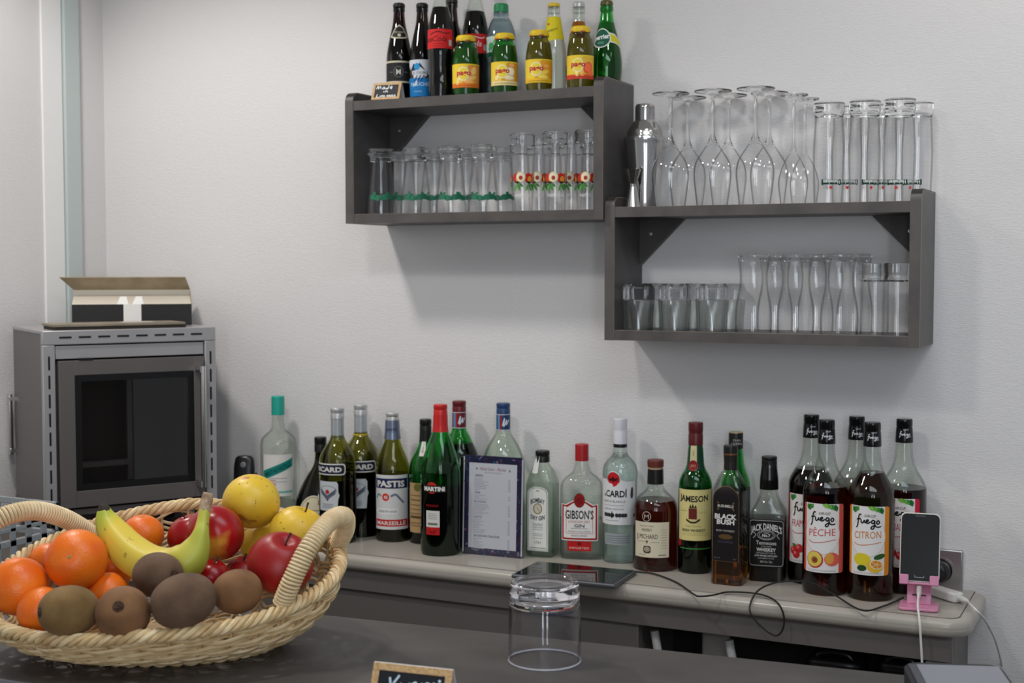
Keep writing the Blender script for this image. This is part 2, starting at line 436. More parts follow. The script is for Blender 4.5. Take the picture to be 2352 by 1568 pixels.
# ---------------------------------------------------------------- narrow sideboard along the wall
LAC = noise_mat('lacquer', rgb(176, 169, 159), rgb(184, 177, 167), 5, .22, .06, 40, bdist=.0006)
LACD = mat('lacquer_body', rgb(104, 99, 96), .4)
YF, XR, XL = 2.395, -.287, -1.925
sb = thing('sideboard', 'narrow cream lacquered sideboard under the row of liquor bottles', 'sideboard', (-1.1, 2.5, 0))
def loc_box(nm, x0, y0, z0, x1, y1, z1, m, par, bv=0, seg=2):
    p = par.location; o = MB().box(x0-p.x, y0-p.y, z0-p.z, x1-p.x, y1-p.y, z1-p.z).build(nm, m, par, smooth=bool(bv))
    return bev(o, bv, seg) if bv else o
def plan(x0, y0, x1, y1, r, z, p):  # outline with a rounded front right corner
    P = [(x0, y1), (x0, y0)]+[(x1-r+r*math.sin(k*PI/16), y0+r-r*math.cos(k*PI/16)) for k in range(9)]+[(x1, y1)]
    return [(x-p.x, y-p.y, z-p.z) for x, y in P]
top = MB().prism(plan(XL, YF, XR, D_WALL-.001, .05, Z_CNT-.034, sb.location), (0, 0, .0325)).build('top_board', LAC, sb)
bev(top, .013, 5)
MB().prism(plan(XL+.01, YF+.02, XR-.022, D_WALL-.002, .022, Z_CNT-.002, sb.location), (0, 0, .002)).build('top_panel', LAC, sb, smooth=False)
MB().prism(plan(XL+.01, YF+.0185, XR-.0205, D_WALL-.002, .0225, Z_CNT-.0025, sb.location), (0, 0, .0014)).build('joint', mat('joint_dark', rgb(90, 84, 78), .6), top, smooth=False)
loc_box('apron', XL, YF+.012, Z_CNT-.078, XR-.03, YF+.03, Z_CNT-.033, LACD, sb, .001)
loc_box('front_panel', XL, YF+.018, .02, -.9, YF+.036, Z_CNT-.079, LACD, sb, .001)
loc_box('side_panel', -.918, YF+.036, .02, -.9, D_WALL-.002, Z_CNT-.04, LACD, sb, .001)
loc_box('leg', XR-.075, YF+.014, 0, XR-.032, YF+.05, Z_CNT-.079, LACD, sb, .002)
loc_box('side_panel', XR-.05, YF+.05, .02, XR-.032, D_WALL-.002, Z_CNT-.034, LACD, sb, .001)
loc_box('back_panel', -.9, D_WALL-.02, .02, XR-.05, D_WALL-.004, Z_CNT-.04, mat('dark_board', rgb(40, 38, 38), .7), sb)
# things kept under it
TUBE = mat('white_tube', rgb(205, 202, 200), .3)
st = thing('folding_stool', 'white tube folding stool with pale backrest under the sideboard', 'stool', (-.74, 2.47, 0))
for (u0, v0, u1, v1) in ((1499, 1425, 1512, 1500), (1672, 1455, 1684, 1525)):
    a, b = atY(u0, v0, 2.44), atY(u1, v1, 2.44); d = (b-a)/(b.z-a.z); lo = b+d*(0-b.z); hi = a+d*(.775-a.z)
    MB().tube([lo-st.location, b-st.location, hi-st.location], .0085, 10).build('leg', TUBE, st)
a, b = atY(1605, 1440, 2.475), atY(1668, 1440, 2.475)
bev(MB().box(a.x-st.location.x, .02, .47, b.x-st.location.x, .04, .775).build('backrest', mat('pale_pad', rgb(178, 174, 172), .6), st), .008, 3)
bev(MB().box(a.x-.1-st.location.x, -.01, .42, b.x+.03-st.location.x, .15, .45).build('seat', mat('pale_pad', 0), st), .01, 3)
BLK = mat('black_plastic', rgb(30, 30, 32), .28)
for i, (u, v, lb) in enumerate(((1925, 1503, 'black ribbed storage bin under the sideboard beside the stool'), (2075, 1514, 'black ribbed storage bin under the sideboard next to its right leg'))):
    P = atY(u, v, 2.5); bn = thing('storage_bin', lb, 'bin', (P.x, 2.5, 0), 0, 'bins under the sideboard')
    k = (.058, .045)[i]; h = P.z
    MB().loft(fillet([(k*.8, .0), (k*.92, h-.05), (k*1.0, h-.045, .003), (k*1.0, h-.03, .004), (k*.93, h-.026, .003), (k*.93, h-.014, .003), (k*.97, h-.01, .003), (k*.9, h, .006), (k*.5, h+.001), (0, h+.001)]), 32, lambda z: (1, .8, 3.2)).build('bin_body', BLK, bn)
    MB().tube([(k*.55*math.cos(t*PI/10), -.03, h+.001+.012*math.sin(t*PI/10)) for t in range(11)], .004, 8).build('handle', BLK, bn)

# ---------------------------------------------------------------- worktop in the corner, oven on it
wt = thing('corner_worktop', 'dark worktop unit in the corner under the glass-door oven', 'worktop', (-2.18, 2.0, 0))
STN = noise_mat('brushed_steel', rgb(176, 173, 174), rgb(190, 187, 188), 3, .3, .05, 500, (1, 1, .02), 3, .45, bdist=.0003)
loc_box('worktop', X_LEFT+.002, 1.35, Z_CNT-.03, -1.93, D_WALL-.002, Z_CNT, mat('worktop_brown', rgb(96, 86, 78), .45), wt, .003)
loc_box('cabinet_body', X_LEFT+.002, 1.37, .0, -1.945, D_WALL-.002, Z_CNT-.03, mat('cabinet_grey', rgb(104, 99, 96), .5), wt)
ZT = 1.345; oL = atZ(95.6, 759.7, ZT); oR = atZ(493.6, 750, ZT); ow = (oR-oL).length; oa = math.atan2((oR-oL).y, (oR-oL).x)
ov = thing('oven', 'stainless steel countertop oven with dark glass door and bar handle', 'oven', (oL.x, oL.y, Z_CNT), oa)
H = ZT-Z_CNT; OD = .285
def ob(nm, x0, y0, z0, x1, y1, z1, m, par=ov, bv=0): 
    o = MB().box(x0, y0, z0, x1, y1, z1).build(nm, m, par, smooth=bool(bv)); return bev(o, bv) if bv else o
DRK = mat('oven_black', rgb(14, 14, 15), .35); SLOT = mat('slot_black', rgb(8, 8, 9), .6)
STD = noise_mat('grey_steel', rgb(108, 103, 101), rgb(120, 114, 112), 2, .36, .05, 300, (1, 1, .02), 3, .4, bdist=.0003)
zb = .07
ob('top_panel', 0, .0, H-.008, ow, OD, H, STN, bv=.002)
ob('bottom_panel', 0, .002, zb, ow, OD, zb+.012, STD)
ob('side_panel', .002, .012, zb, .006, OD, H-.008, STD); ob('side_panel', ow-.006, .012, zb, ow-.002, OD, H-.008, STD)
for x in (.03, ow-.03):
    for y in (.03, OD-.03): MB().loft(fillet([(.012, 0), (.014, .004, .002), (.012, zb, .001)]), 16).build('foot', DRK, ov, loc=(x, y, 0))
fh = ob('front_frame', 0, -.004, H-.031, ow, .012, H-.0005, STN, bv=.0015)
for k in range(8): 
    x = .035+k*(ow-.05)/8.05; b = MB().box(0, 0, 0, .027, .003, .0045).build('vent_slot', SLOT, fh, loc=(x, -.0052, H-.0175), smooth=False); bev(b, .002, 3)
for x0 in (0, ow-.026):
    p = ob('front_post', x0, -.004, zb, x0+.026, .012, H-.0315, STN, bv=.0015)
    for k in range(8):
        b = MB().box(0, 0, 0, .0045, .003, .03).build('vent_slot', SLOT, p, loc=(x0+.011, -.0052, H-.085-k*.041), smooth=False); bev(b, .002, 3)
ob('header_strip', .028, 0, H-.062, ow-.028, .01, H-.034, STN, bv=.001)
# door
dx0, dx1, dz0, dz1 = .031, ow-.031, zb+.018, H-.066
dr = MB(); fw_ = .034
dr.box(dx0, -.012, dz0, dx0+fw_, .01, dz1); dr.box(dx1-fw_*.7, -.012, dz0, dx1, .01, dz1); dr.box(dx0+fw_, -.012, dz1-.032, dx1-fw_*.7, .01, dz1); dr.box(dx0+fw_, -.012, dz0, dx1-fw_*.7, .01, dz0+.036)
door = bev(dr.build('door', STD, ov, smooth=False), .001)
gk = MB(); gx0, gx1, gz0, gz1 = dx0+fw_, dx1-fw_*.7, dz0+.036, dz1-.032; gw = .014
gk.box(gx0, -.011, gz0, gx0+gw, .008, gz1); gk.box(gx1-gw, -.011, gz0, gx1, .008, gz1); gk.box(gx0+gw, -.011, gz1-gw, gx1-gw, .008, gz1); gk.box(gx0+gw, -.011, gz0, gx1-gw, .008, gz0+gw)
gk.build('gasket', DRK, door, smooth=False)
ob('glass_pane', gx0+gw, -.008, gz0+gw, gx1-gw, -.004, gz1-gw, glass('oven', rgb(205, 200, 196), 1.5), door)
hm = MB().tube([(dx1-.014, -.045, gz0-.01), (dx1-.014, -.045, gz1+.012)], .0065, 14)
hm.box(dx1-.022, -.047, gz1-.002, dx1-.008, -.012, gz1+.012); hm.box(dx1-.022, -.047, gz0-.01, dx1-.008, -.012, gz0+.004)
hm.build('handle', mat('chrome', rgb(215, 213, 210), .18, 1), door)
ob('latch', .075, -.013, dz1+.0002, .105, -.004, dz1+.005, DRK, door)
# oven cavity: dark liner, racks, second glass door behind with its own handle
cv = MB(); ci = mat('cavity_steel', rgb(130, 120, 112), .35, .2)
cv.box(.03, .012, zb+.02, .034, OD-.012, H-.07); cv.box(ow-.034, .012, zb+.02, ow-.03, OD-.012, H-.07); cv.box(.03, .012, H-.074, ow-.03, OD-.012, H-.07); cv.box(.03, .012, zb+.016, ow-.03, OD-.012, zb+.02)
cv.build('cavity_liner', ci, ov, smooth=False)
bd = MB(); bd.box(.004, OD-.012, zb+.012, ow*.62, OD, H-.008); bd.box(ow*.62, OD-.012, zb+.012, ow-.004, OD, H-.008)
bk = bd.build('back_panel', mat('back_panel', rgb(96, 90, 86), .4, .1), ov, smooth=False)
ob('rack_upright', ow*.62, .2, zb+.03, ow*.62+.012, .215, H-.08, STN); ob('tray_rail', .04, .19, zb+.075, ow*.62, .2, zb+.088, STN)
for k in range(4): ob('rack_rail', ow-.038, .03, zb+.09+k*.06, ow-.034, OD-.03, zb+.094+k*.06, ci)
MB().tube([(-.006, OD+.012, .175), (-.006, OD+.012, .315)], .0055, 12).box(-.01, OD-.004, .18, .006, OD+.016, .188).box(-.01, OD-.004, .302, .006, OD+.016, .31).build('back_handle', mat('chrome', 0), ov)
# flat tray pack and open carton lying on the oven
def in_oven(x, y, z): return ov.matrix_basis @ Vector((x, y, z))
M_ov = Matrix.Translation(ov.location) @ Matrix.Rotation(oa, 4, 'Z')
tp = thing('flat_card_pack', 'flat brown card pack lying on the oven top', 'card pack', M_ov @ Vector((.03, .006, H)), oa)
KR = noise_mat('kraft_card', rgb(150, 134, 110), rgb(166, 150, 126), 30, .75)
bev(MB().box(0, 0, 0, .29, .105, .007).build('lower_sheet', mat('dark_card', rgb(52, 46, 40), .7), tp, smooth=False), .001)
bev(MB().box(-.004, -.003, .007, .288, .104, .0125).build('upper_sheet', noise_mat('greige_card', rgb(128, 118, 102), rgb(150, 140, 122), 18, .55), tp, smooth=False), .0008)
MB().box(.16, .04, .0125, .23, .07, .0131).build('sticker', mat('sticker_white', rgb(205, 200, 190), .5), tp, smooth=False)
bx = thing('open_carton', 'black carton with kraft flap standing open on the oven', 'carton', M_ov @ Vector((.115, .2, H)), oa-.30)
CB = mat('black_card', rgb(30, 28, 27), .6); cw, cdp, ch = .27, .10, .05
for nm, a in (('front_wall', (0, 0, 0, cw, .002, ch)), ('back_wall', (0, cdp-.002, 0, cw, cdp, ch)), ('side_wall', (0, .002, 0, .002, cdp-.002, ch)), ('side_wall', (cw-.002, .002, 0, cw, cdp-.002, ch)), ('bottom', (.002, .002, 0, cw-.002, cdp-.002, .002))):
    MB().box(*a).build(nm, CB, bx, smooth=False)
CR = mat('cream_card', rgb(216, 208, 192), .7); WHT = mat('white_card', rgb(232, 230, 226), .6)
MB().prism([(0, cdp, ch), (cw, cdp, ch), (cw, cdp+.002, ch), (0, cdp+.002, ch)], (0, .004, .032)).build('inner_flap', CR, bx, smooth=False)
MB().prism([(.0, cdp+.004, ch+.032), (cw, cdp+.004, ch+.032), (cw-.012, cdp-.035, ch+.062), (-.03, cdp-.035, ch+.062)], (0, .0015, .0015)).build('lid_flap', KR, bx, smooth=False)
MB().prism([(.0, .002, ch-.002), (cw, .002, ch-.002), (cw, cdp-.002, ch+.016), (0, cdp-.002, ch+.016)], (0, 0, .0015)).build('liner_paper', CR, bx, smooth=False)
MB().prism([(cw-.001, .004, ch), (cw-.001, cdp, ch), (cw-.001, cdp, ch+.03)], (.0015, 0, 0)).build('side_flap', KR, bx, smooth=False)
MB().box(.115, -.0012, .006, .155, 0, ch).build('white_label', WHT, bx, smooth=False)
for x in (.1, .135): MB().prism([(x, -.001, ch), (x+.026, -.001, ch), (x+.022, .012, ch+.018), (x+.008, .012, ch+.018)], (0, .0012, 0)).build('paper_tab', WHT, bx, smooth=False)

# dish rack at the left edge
rk = thing('dish_rack', 'grey plastic dishwasher rack at the left edge behind the basket', 'rack', (-1.93, 1.95, Z_CNT))
RKM = mat('rack_plastic', rgb(160, 165, 167), .42)
RX, RY, RH = .44, .5, .155
def side(fix, along, n, nm):
    m = MB()
    def bar(a0, z0, a1, z1, t=.004):
        if along == 'y': m.box(fix-t, a0, z0, fix, a1, z1)
        else: m.box(a0, fix-t, z0, a1, fix, z1)
    lo, hi = (-RY, 0) if along == 'y' else (-RX, 0)
    for z0, z1, t in ((.0, .016, .004), (.088, .1, .012), (.142, RH, .005), (.116, .124, .004)): bar(lo, z0, hi, z1, t)
    for k in range(n+1):
        a = lo+(hi-lo)*k/n; bar(a-.008 if k else a, .0, a+.008 if k < n else a, .1); 
        bar(a-.007 if k else a, .1, a+.007 if k < n else a, RH)
    return bev(m.build(nm, RKM, rk, smooth=False), .0012)
side(0, 'y', 13, 'side_grid'); side(-RX+.004, 'y', 13, 'side_grid'); side(0, 'x', 11, 'end_grid'); side(-RY+.004, 'x', 11, 'end_grid')
bm_ = MB()
for k in range(10): bm_.box(-RX+.004, -RY+.02+k*.05, 0, -.004, -RY+.026+k*.05, .006)
bm_.build('floor_grid', RKM, rk, smooth=False)
# cordless phone
P = atY(556, 1080, 2.55)
ph = thing('cordless_phone', 'black cordless phone handset standing in its charger beside the oven', 'phone', (P.x, 2.55, Z_CNT), .4)
MB().loft(fillet([(.04, 0, .004), (.043, .012, .008), (.03, .04, .01), (.0, .042)]), 28, lambda z: (1, .9, 3)).build('charger', BLK, ph)
hs_ = MB().loft(fillet([(.0, .02), (.022, .02, .004), (.024, .09), (.025, .14, .008), (.021, .166, .01), (0, .168)]), 28, lambda z: (1, .5, 2.8)).move(Matrix.Rotation(-.16, 4, 'X')).build('handset', BLK, ph)
MB().loft([(0, 0), (.007, .0005), (.006, .001), (0, .001)], 14).move(Matrix.Rotation(-.16, 4, 'X') @ Matrix.Translation((0, -.0128, .145)) @ Matrix.Rotation(PI/2, 4, 'X')).build('earpiece', mat('grey_plastic', rgb(120, 120, 122), .4), hs_)

# ---------------------------------------------------------------- bar in front
BA = math.atan2(.065, .725); e0 = Vector((-.957, 1.359, 0))
bar = thing('bar_counter', 'grey stone-look bar ledge carrying the fruit basket', 'bar', (e0.x, e0.y, 0), BA)
BT = noise_mat('bar_laminate', rgb(64, 60, 57), rgb(82, 77, 73), 9, .5, .1, 350, (1, 1.6, 1), 8, lo=.3, hi=.72, bdist=.0004)
bev(MB().box(-1.2, -.345, Z_BAR-.03, 1.9, 0, Z_BAR).build('bar_top', BT, bar, smooth=False), .0012)
MB().box(-1.2, -.31, 0, 1.9, -.03, Z_BAR-.03).build('bar_body', mat('bar_panel', rgb(92, 88, 88), .5), bar, smooth=False)
bev(MB().box(-1.2, -.347, Z_BAR-.03, 1.9, -.345, Z_BAR-.0005).build('edge_band', mat('bar_edge', rgb(120, 120, 126), .4), bar, smooth=False), .0005)

# ================================================================== BOTTLES ON THE SIDEBOARD
G_CLEAR = thin_glass('clear', rgb(250, 252, 250), refl=.022); G_GREEN = glass('green', rgb(84, 206, 112)); G_OLIVE = glass('olive', rgb(182, 182, 86))
G_PALE = thin_glass('pale_green', rgb(248, 252, 248), edge=.4, refl=.03); G_BROWN = glass('brown', rgb(84, 44, 22)); G_DGREEN = glass('dark_green', rgb(58, 150, 84))
G_AQUA = thin_glass('aqua', rgb(250, 254, 253), edge=.45, refl=.03); G_DARK = glass('dark_olive', rgb(96, 92, 44))
def liq(nm, c): return mat('liquid_'+nm, rgb(*c) if c else None, 0, trans=1, ior=1.34)
L_DARK = liq('dark', (26, 16, 8)); L_WATER = thin_glass('water', rgb(252, 254, 253), 1.33, .5, .85, .02); L_AMBER = liq('amber', (214, 130, 36)); L_RED = liq('red', (150, 22, 14)); L_DRED = liq('dark_red', (96, 10, 16))
L_BLACK = liq('black', (34, 8, 8)); L_CITRON = liq('brown_amber', (158, 84, 16)); L_COGNAC = liq('cognac', (118, 34, 14)); L_YELLOW = liq('yellowish', (190, 170, 80))
W, K, CRM, RED, NAVY = (232, 228, 222), (24, 24, 26), (228, 218, 186), (196, 34, 34), (30, 40, 84)
def capm(nm, c, rough=.35, metal=0): return mat('cap_'+nm, rgb(*c) if c else None, rough, metal)
def capped(V, hw, v0, v1, m, ridge=True, top=1.0, name='cap'):
    """v0 top, v1 bottom"""
    pts = [(hw, v1), (hw, v1-(v1-v0)*.45), (hw*.95, v1-(v1-v0)*.5), (hw*.95, v1-(v1-v0)*.56), (hw, v1-(v1-v0)*.62), (hw*top, v0+1.5, 1.5), (hw*top*.9, v0)] if ridge else [(hw, v1), (hw*top, v0+1.5, 2), (hw*top*.9, v0)]
    return V.part(name, pts, m)
def B(label, u, Y, top, rot=0, zb=Z_CNT, name='liquor_bottle', group='liquor bottles on the sideboard', cat='bottle'):
    vb = 1290 if zb == Z_CNT else 215
    return Vessel(name, label, cat, group, u, Y, zb, (top+vb)/2, rot)

# 1 mint liqueur
b = B('clear bottle with teal cap and teal ribbon label, nearest the oven', 640, 2.585, 909)
b.shell([(38, 'b', 4), (41, 1195), (41, 1018, 6), (38.5, 1005, 8), (28, 995, 8), (16, 986, 8), (13.2, 966), (13.2, 912)], G_CLEAR, liquid=L_WATER, fill=1150)
capped(b, 14.8, 909, 952, capm('teal', (38, 168, 150)), False)
TEAL = (24, 138, 128)
p = Print(); p.rect(-37, -46, 37, 50, W, 0).poly([(-37, -8), (37, -38), (37, -18), (-37, 14)], TEAL, 1).text('MENTHE-PASTILLE', 0, -12, 10, (12, 60, 62), 2, wd=66, rot=-.4, bold=.02)
p.lines(-20, 22, (8, 16), 1.2, (150, 160, 158)).rect(-34, 38, 37, 43, (120, 190, 180), 1).lines(-30, -4, (12, 20, 23), 1.6, (220, 90, 90))
b.label(p, 638, 1090)
# 2 squat armagnac bottle
b = B('squat olive green bottle with black cap and cream oval label', 737, 2.596, 1003)
b.shell([(46, 'b', 8), (58, 1205, 16), (59, 1150, 24), (40, 1105, 20), (14, 1066, 14), (12, 1040), (12, 1008)], G_DARK, liquid=L_DARK, fill=1128, sec=lambda z: (1, .62, 2.02))
capped(b, 14, 1003, 1037, capm('black', (26, 25, 24)))
p = Print(); p.ell(0, 0, 34, 40, CRM, 0, n=28).ring(0, 0, 30, 36, 1, (120, 108, 80)).rect(12, -30, 20, -18, (150, 110, 80), 1).lines(-16, 16, (-6, 2, 10), 1.4, (110, 100, 80))
b.label(p, 718, 1182)
# 3, 4 aniseed bottles
def anis(label, u, Y, top, s0, lab=True, full=False):
    b = B(label, u, Y, top); k = top-936
    b.shell([(41, 'b', 5), (43, 1225), (43, 1062+k, 10), (40, 1044+k, 10), (31, 1028+k, 10), (20, 1013+k, 8), (15, 1002+k, 4), (14, 940+k)], G_OLIVE, liquid=L_DARK, fill=(1098 if not full else 1060))
    capped(b, 15.6, top, top+25, capm('silver', (200, 200, 200), .3, .4)); b.part('neck_foil', [(16, top+73), (15, top+68, 1), (14.9, top+24)], capm('foil', (190, 196, 200), .28, .4))
    p = Print(); p.rect(-46, -13, 46, 13, W, 0, r=7).rect(-43.5, -10.5, 43.5, 10.5, (34, 40, 60), 1, r=6).text('RICARD', 0, 0, 11, W, 2, wd=74, bold=.035)
    b.label(p, s0, 1078+k*.8)
    p = Print(); p.poly([(-26, -34), (22, -34), (26, -28), (26, -10), (29, -2), (26, 8), (24, 34), (-26, 34)], (206, 210, 212), 0).ring(0, -12, 22, 12, 1, (120, 126, 134)).ell(0, -10, 5, 5, RED, 3)
    p.poly([(-22, -18), (0, -2), (22, -18), (18, -4), (6, 4), (0, 12), (-6, 4), (-18, -4)], (92, 100, 116), 2).lines(-14, 14, (18, 22, 26), 1.2, (120, 126, 134))
    b.label(p, s0+2 if not full else s0-4, 1140+k*.8); return b
anis('olive green aniseed bottle with silver cap, front one of the two alike', 776, 2.508, 936, 750)
anis('olive green aniseed bottle with yellow neck ring, rear one of the two alike', 829, 2.596, 928, 822, full=True).part('neck_ring', [(17, 1000), (16.6, 995)], capm('yellow_ring', (214, 180, 40)))
# 5 pastis
b = B('yellow green aperitif bottle with navy and red banded label', 902, 2.578, 947)
b.shell([(38, 'b', 4), (40, 1232), (40, 1080, 12), (36, 1058, 12), (27, 1036, 10), (17, 1008, 8), (14, 952)], G_OLIVE, liquid=L_DARK, fill=1086)
capped(b, 14.8, 947, 965, capm('silver', 0)); b.part('neck_foil', [(19.4, 1007), (17.4, 992, 2), (16, 964)], capm('blue_foil', (128, 138, 160), .3, .6))
o_ = b.out; b.out = [(17.6*b.mpp, 0), (17.6*b.mpp, 1)]; p = Print(); p.text('pastis', 0, 0, 7, (40, 52, 100), 1, wd=24); b.label(p, 900, 984); b.out = o_
p = Print(); p.rect(-48, -63, 42, 63, (222, 222, 222), 0, r=2).rect(-46, -55, 40, -32, NAVY, 1).text('PASTIS', -5, -43, 14, W, 2, wd=70, bold=.04).rect(-46, 40, 40, 56, RED, 1).text('MARSEILLE', -4, 48, 9, W, 2, wd=74, bold=.02)
p.ell(-16, -12, 9, 9, (220, 60, 40), 1).text('45', -16, -12, 7, W, 2, bold=.03).stroke([(-4, -14), (8, -18), (18, -8), (28, 2)], 5, (110, 124, 146), 1).stroke([(-28, -14), (-36, -18), (-42, -8)], 4, (110, 124, 146), 1)
p.rect(-44, 14, 14, 28, (238, 238, 238), 1, r=4).text('APERITIF ANISÉ', -12, 21, 5.5, (70, 78, 92), 2, wd=46)
b.label(p, 901, 1154)
# 6 port
b = B('green bottle with black cap and tan label, half behind the vermouth', 978, 2.59, 962)
b.shell([(37, 'b', 4), (38.5, 1240), (38.5, 1078, 10), (35, 1058, 10), (26, 1040, 10), (15.5, 1020, 10), (13.2, 1000), (13.2, 966)], G_GREEN, liquid=L_DARK, fill=1120)
capped(b, 13.7, 962, 991, capm('black', 0)); b.part('neck_foil', [(14.6, 1014), (13.6, 990)], capm('black', 0))
p = Print(); p.rect(-6, -16, 6, 16, W, 0).ring(0, 0, 5, 7, 1, K).stroke([(0, -6), (0, 6)], 1, K); b.label(p, 972, 1030)
p = Print(); p.rect(-30, -58, 24, 57, (188, 156, 110), 0).rect(-26, -20, 20, -17, (120, 92, 60)).ell(-4, -48, 10, 9, (110, 110, 50), 1).lines(-26, 18, (-30, -8, 2, 12, 34, 40), 2, (128, 98, 66)).rect(-26, 18, 18, 24, (96, 74, 50), 1)
b.label(p, 962, 1168)
# 7 red capped vermouth
b = B('green vermouth bottle with bright red cap and red disc logo', 1012, 2.499, 928)
b.shell([(44, 'b', 6), (46.5, 1258), (46.5, 1070, 22), (28, 1014, 16), (16, 984, 8), (15, 935)], G_GREEN, liquid=L_DARK, fill=1110, n=40)
capped(b, 16, 928, 953, capm('red', (206, 38, 38), .3)); b.part('neck_foil', [(18.6, 990), (17.2, 976, 2), (16.6, 952)], capm('red', 0))
p = Print(); p.lines(-7, 8, (-1,), 5, (226, 170, 60), 1); b.label(p, 1012, 982)
p = Print(); p.ell(-5, -1, 13.5, 13.5, (200, 44, 34), 0).rect(-29, -7, 29, 9, (26, 22, 16), 1).text('MARTINI', 0, 1, 9.5, (240, 238, 230), 2, wd=52, bold=.05); b.label(p, 996, 1122)
p = Print(); p.text('ROSSO', 0, 0, 5, (190, 30, 30), 1, wd=30, shear=.2); b.label(p, 992, 1162)
p = Print(); p.rect(-17, -28, 17, 10, (226, 224, 220), 0).rect(-17, 10, 17, 28, (196, 30, 30), 1).lines(-11, 11, (-22, -18, -14, -10), 1, (150, 146, 142)).lines(-12, 12, (0,), 5, (120, 122, 100))
p.poly([(-10, 15), (0, 21), (10, 15), (6, 24), (-6, 24)], (130, 16, 18), 2); b.label(p, 993, 1202)
# 8, 9 big vermouths with script neck bands
for (lb, u, top, gl, cc, c1, fill, lq, Y) in (('tall green bottle with dark red cap and blue red neck band', 1055, 920, G_GREEN, (104, 26, 32), (110, 26, 40), 1016, L_DARK, 2.592), ('large clear bottle with dark blue cap behind the framed menu', 1156, 925, G_PALE, (38, 68, 112), (24, 62, 104), 1140, L_WATER, 2.585)):
    b = B(lb, u, Y, top); k = top-920
    bw = 45 if u == 1055 else 49
    b.shell([(bw-3, 'b', 5), (bw, 1245), (bw, 1062+k, 14), (bw-4, 1038+k, 14), (bw-14, 1016+k, 12), (25, 1001+k, 8), (17, 988+k, 6), (15, 972+k), (15, 926+k)], gl, liquid=lq, fill=fill)
    capped(b, 15.8, top, top+25, capm('cap%d' % u, cc)); b.part('neck_band', [(16, top+62), (16, top+26)], mat('band%d' % u, rgb(*c1), .35))
    p = Print(); p.rect(-15, -17, -9, 17, (70, 150, 190), 0).rect(-9, -17, -4, 17, (170, 40, 50), 0).stroke([(-2, 8), (3, -10), (1, 10), (8, -6), (7, 6), (14, -6)], 2.2, (220, 228, 236), 1).rect(-20, -18.5, 22, -17, (210, 214, 220), 1).rect(-20, 17, 22, 18.5, (210, 214, 220), 1)
    b.out = [(16.1*b.mpp, 0), (16.1*b.mpp, 1)]; b.label(p, u, top+44)
# squares
def sqsec(b, v_lo, v_hi, kx, ky, e):
    z0, z1 = b.z(v_lo), b.z(v_hi)
    def f(z):
        t = max(0, min(1, (z-z0)/(z1-z0))); t = t*t*(3-2*t)
        return (kx+(1-kx)*t, ky+(1-ky)*t, e+(2-e)*t if t < .999 else 2)
    return f
# 10 square gin
b = B('square pale green gin bottle with black cap and arched white label', 1246, 2.575, 1034, -.34)
sc = sqsec(b, 1104, 1066, .79, .79, 7)
b.shell([(39, 'b', 4), (41, 1262), (41, 1106, 9), (25, 1078, 10), (14.5, 1062, 3), (14, 1038)], G_PALE, liquid=L_WATER, fill=1112, sec=sc, n=48)
capped(b, 16.5, 1034, 1060, capm('black', 0))
p = Print(); p.rect(-5, -23, 5, 23, (222, 222, 218), 0, r=3).text('SEAL', 0, 2, 4, (90, 90, 90), 1, rot=PI/2)
o_ = b.sec; b.sec = None; b.label(p, 1240, 1062); b.sec = o_
def arch(hw, y0, y1, rise): return [(hw*math.cos(PI-PI*k/12), y0-rise*math.sin(PI*k/12)) for k in range(13)]+[(hw, y1), (-hw, y1)]
p = Print(); p.poly(arch(25, -60, 74, 15), (226, 228, 222), 0).poly(arch(23, -59, 72, 14), (70, 76, 72), 1).poly(arch(22, -58.5, 71, 13.5), (232, 232, 226), 2)
p.text('BOMBAY', 0, -44, 11, (50, 62, 56), 3, wd=34, arch=5, bold=.03).text('DRY GIN', 0, -2, 10, (50, 62, 56), 3, wd=34, arch=-4, bold=.03).ell(0, -24, 11, 13, (150, 124, 62), 3).ell(0, -24, 8.5, 10.5, (206, 200, 184), 4).stroke([(-3, -27), (1, -24), (4, -18)], 1.4, (140, 130, 110), 5)
p.poly([(-4, -64), (-3, -68), (0, -66), (3, -68), (4, -64)], (160, 150, 80), 3).text('Distilled', 0, 12, 6, (90, 98, 94), 3, shear=.25, wd=22).text('LONDON DRY GIN', 0, 19, 4, (90, 98, 94), 3, wd=24).lines(-12, 12, (24, 34, 38, 44), 1, (130, 136, 132), 3).text('1761', 0, 54, 7, (80, 88, 84), 3, wd=15).lines(-20, 20, (66,), 2, (130, 136, 132), 3)
b.label(p, b.u, 1194)
# 11 flask shaped gin
b = B('clear flask-shaped gin bottle with red cap and red bordered label', 1336, 2.59, 1019, -.1)
b.shell([(47, 'b', 4), (49, 1265), (49, 1120, 8), (46.5, 1105, 8), (36, 1094, 7), (23, 1086, 7), (16.5, 1070, 7), (14, 1050), (13.5, 1024)], G_CLEAR, liquid=L_WATER, fill=1188, sec=sqsec(b, 1118, 1060, 1, .66, 3.2), n=48)
capped(b, 15.6, 1019, 1057, capm('gin_red', (172, 34, 38), .35), False)
p = Print(); sh_ = lambda k: [(-44+k, -28+k), (-33+k*.7, -26+k), (-14, -36+k), (14, -36+k), (33-k*.7, -26+k), (44-k, -28+k), (44-k, 58-k), (-44+k, 58-k)]
p.poly(sh_(0), (234, 232, 228), 0).poly(sh_(2.2), (170, 26, 30), 1).poly(sh_(6.5), (236, 234, 230), 2).ell(0, -36, 13, 17, (90, 70, 30), 3).ell(0, -36, 11.5, 15.5, (150, 22, 26), 4).text('G', 0, -36, 12, (90, 20, 20), 5, bold=.02)
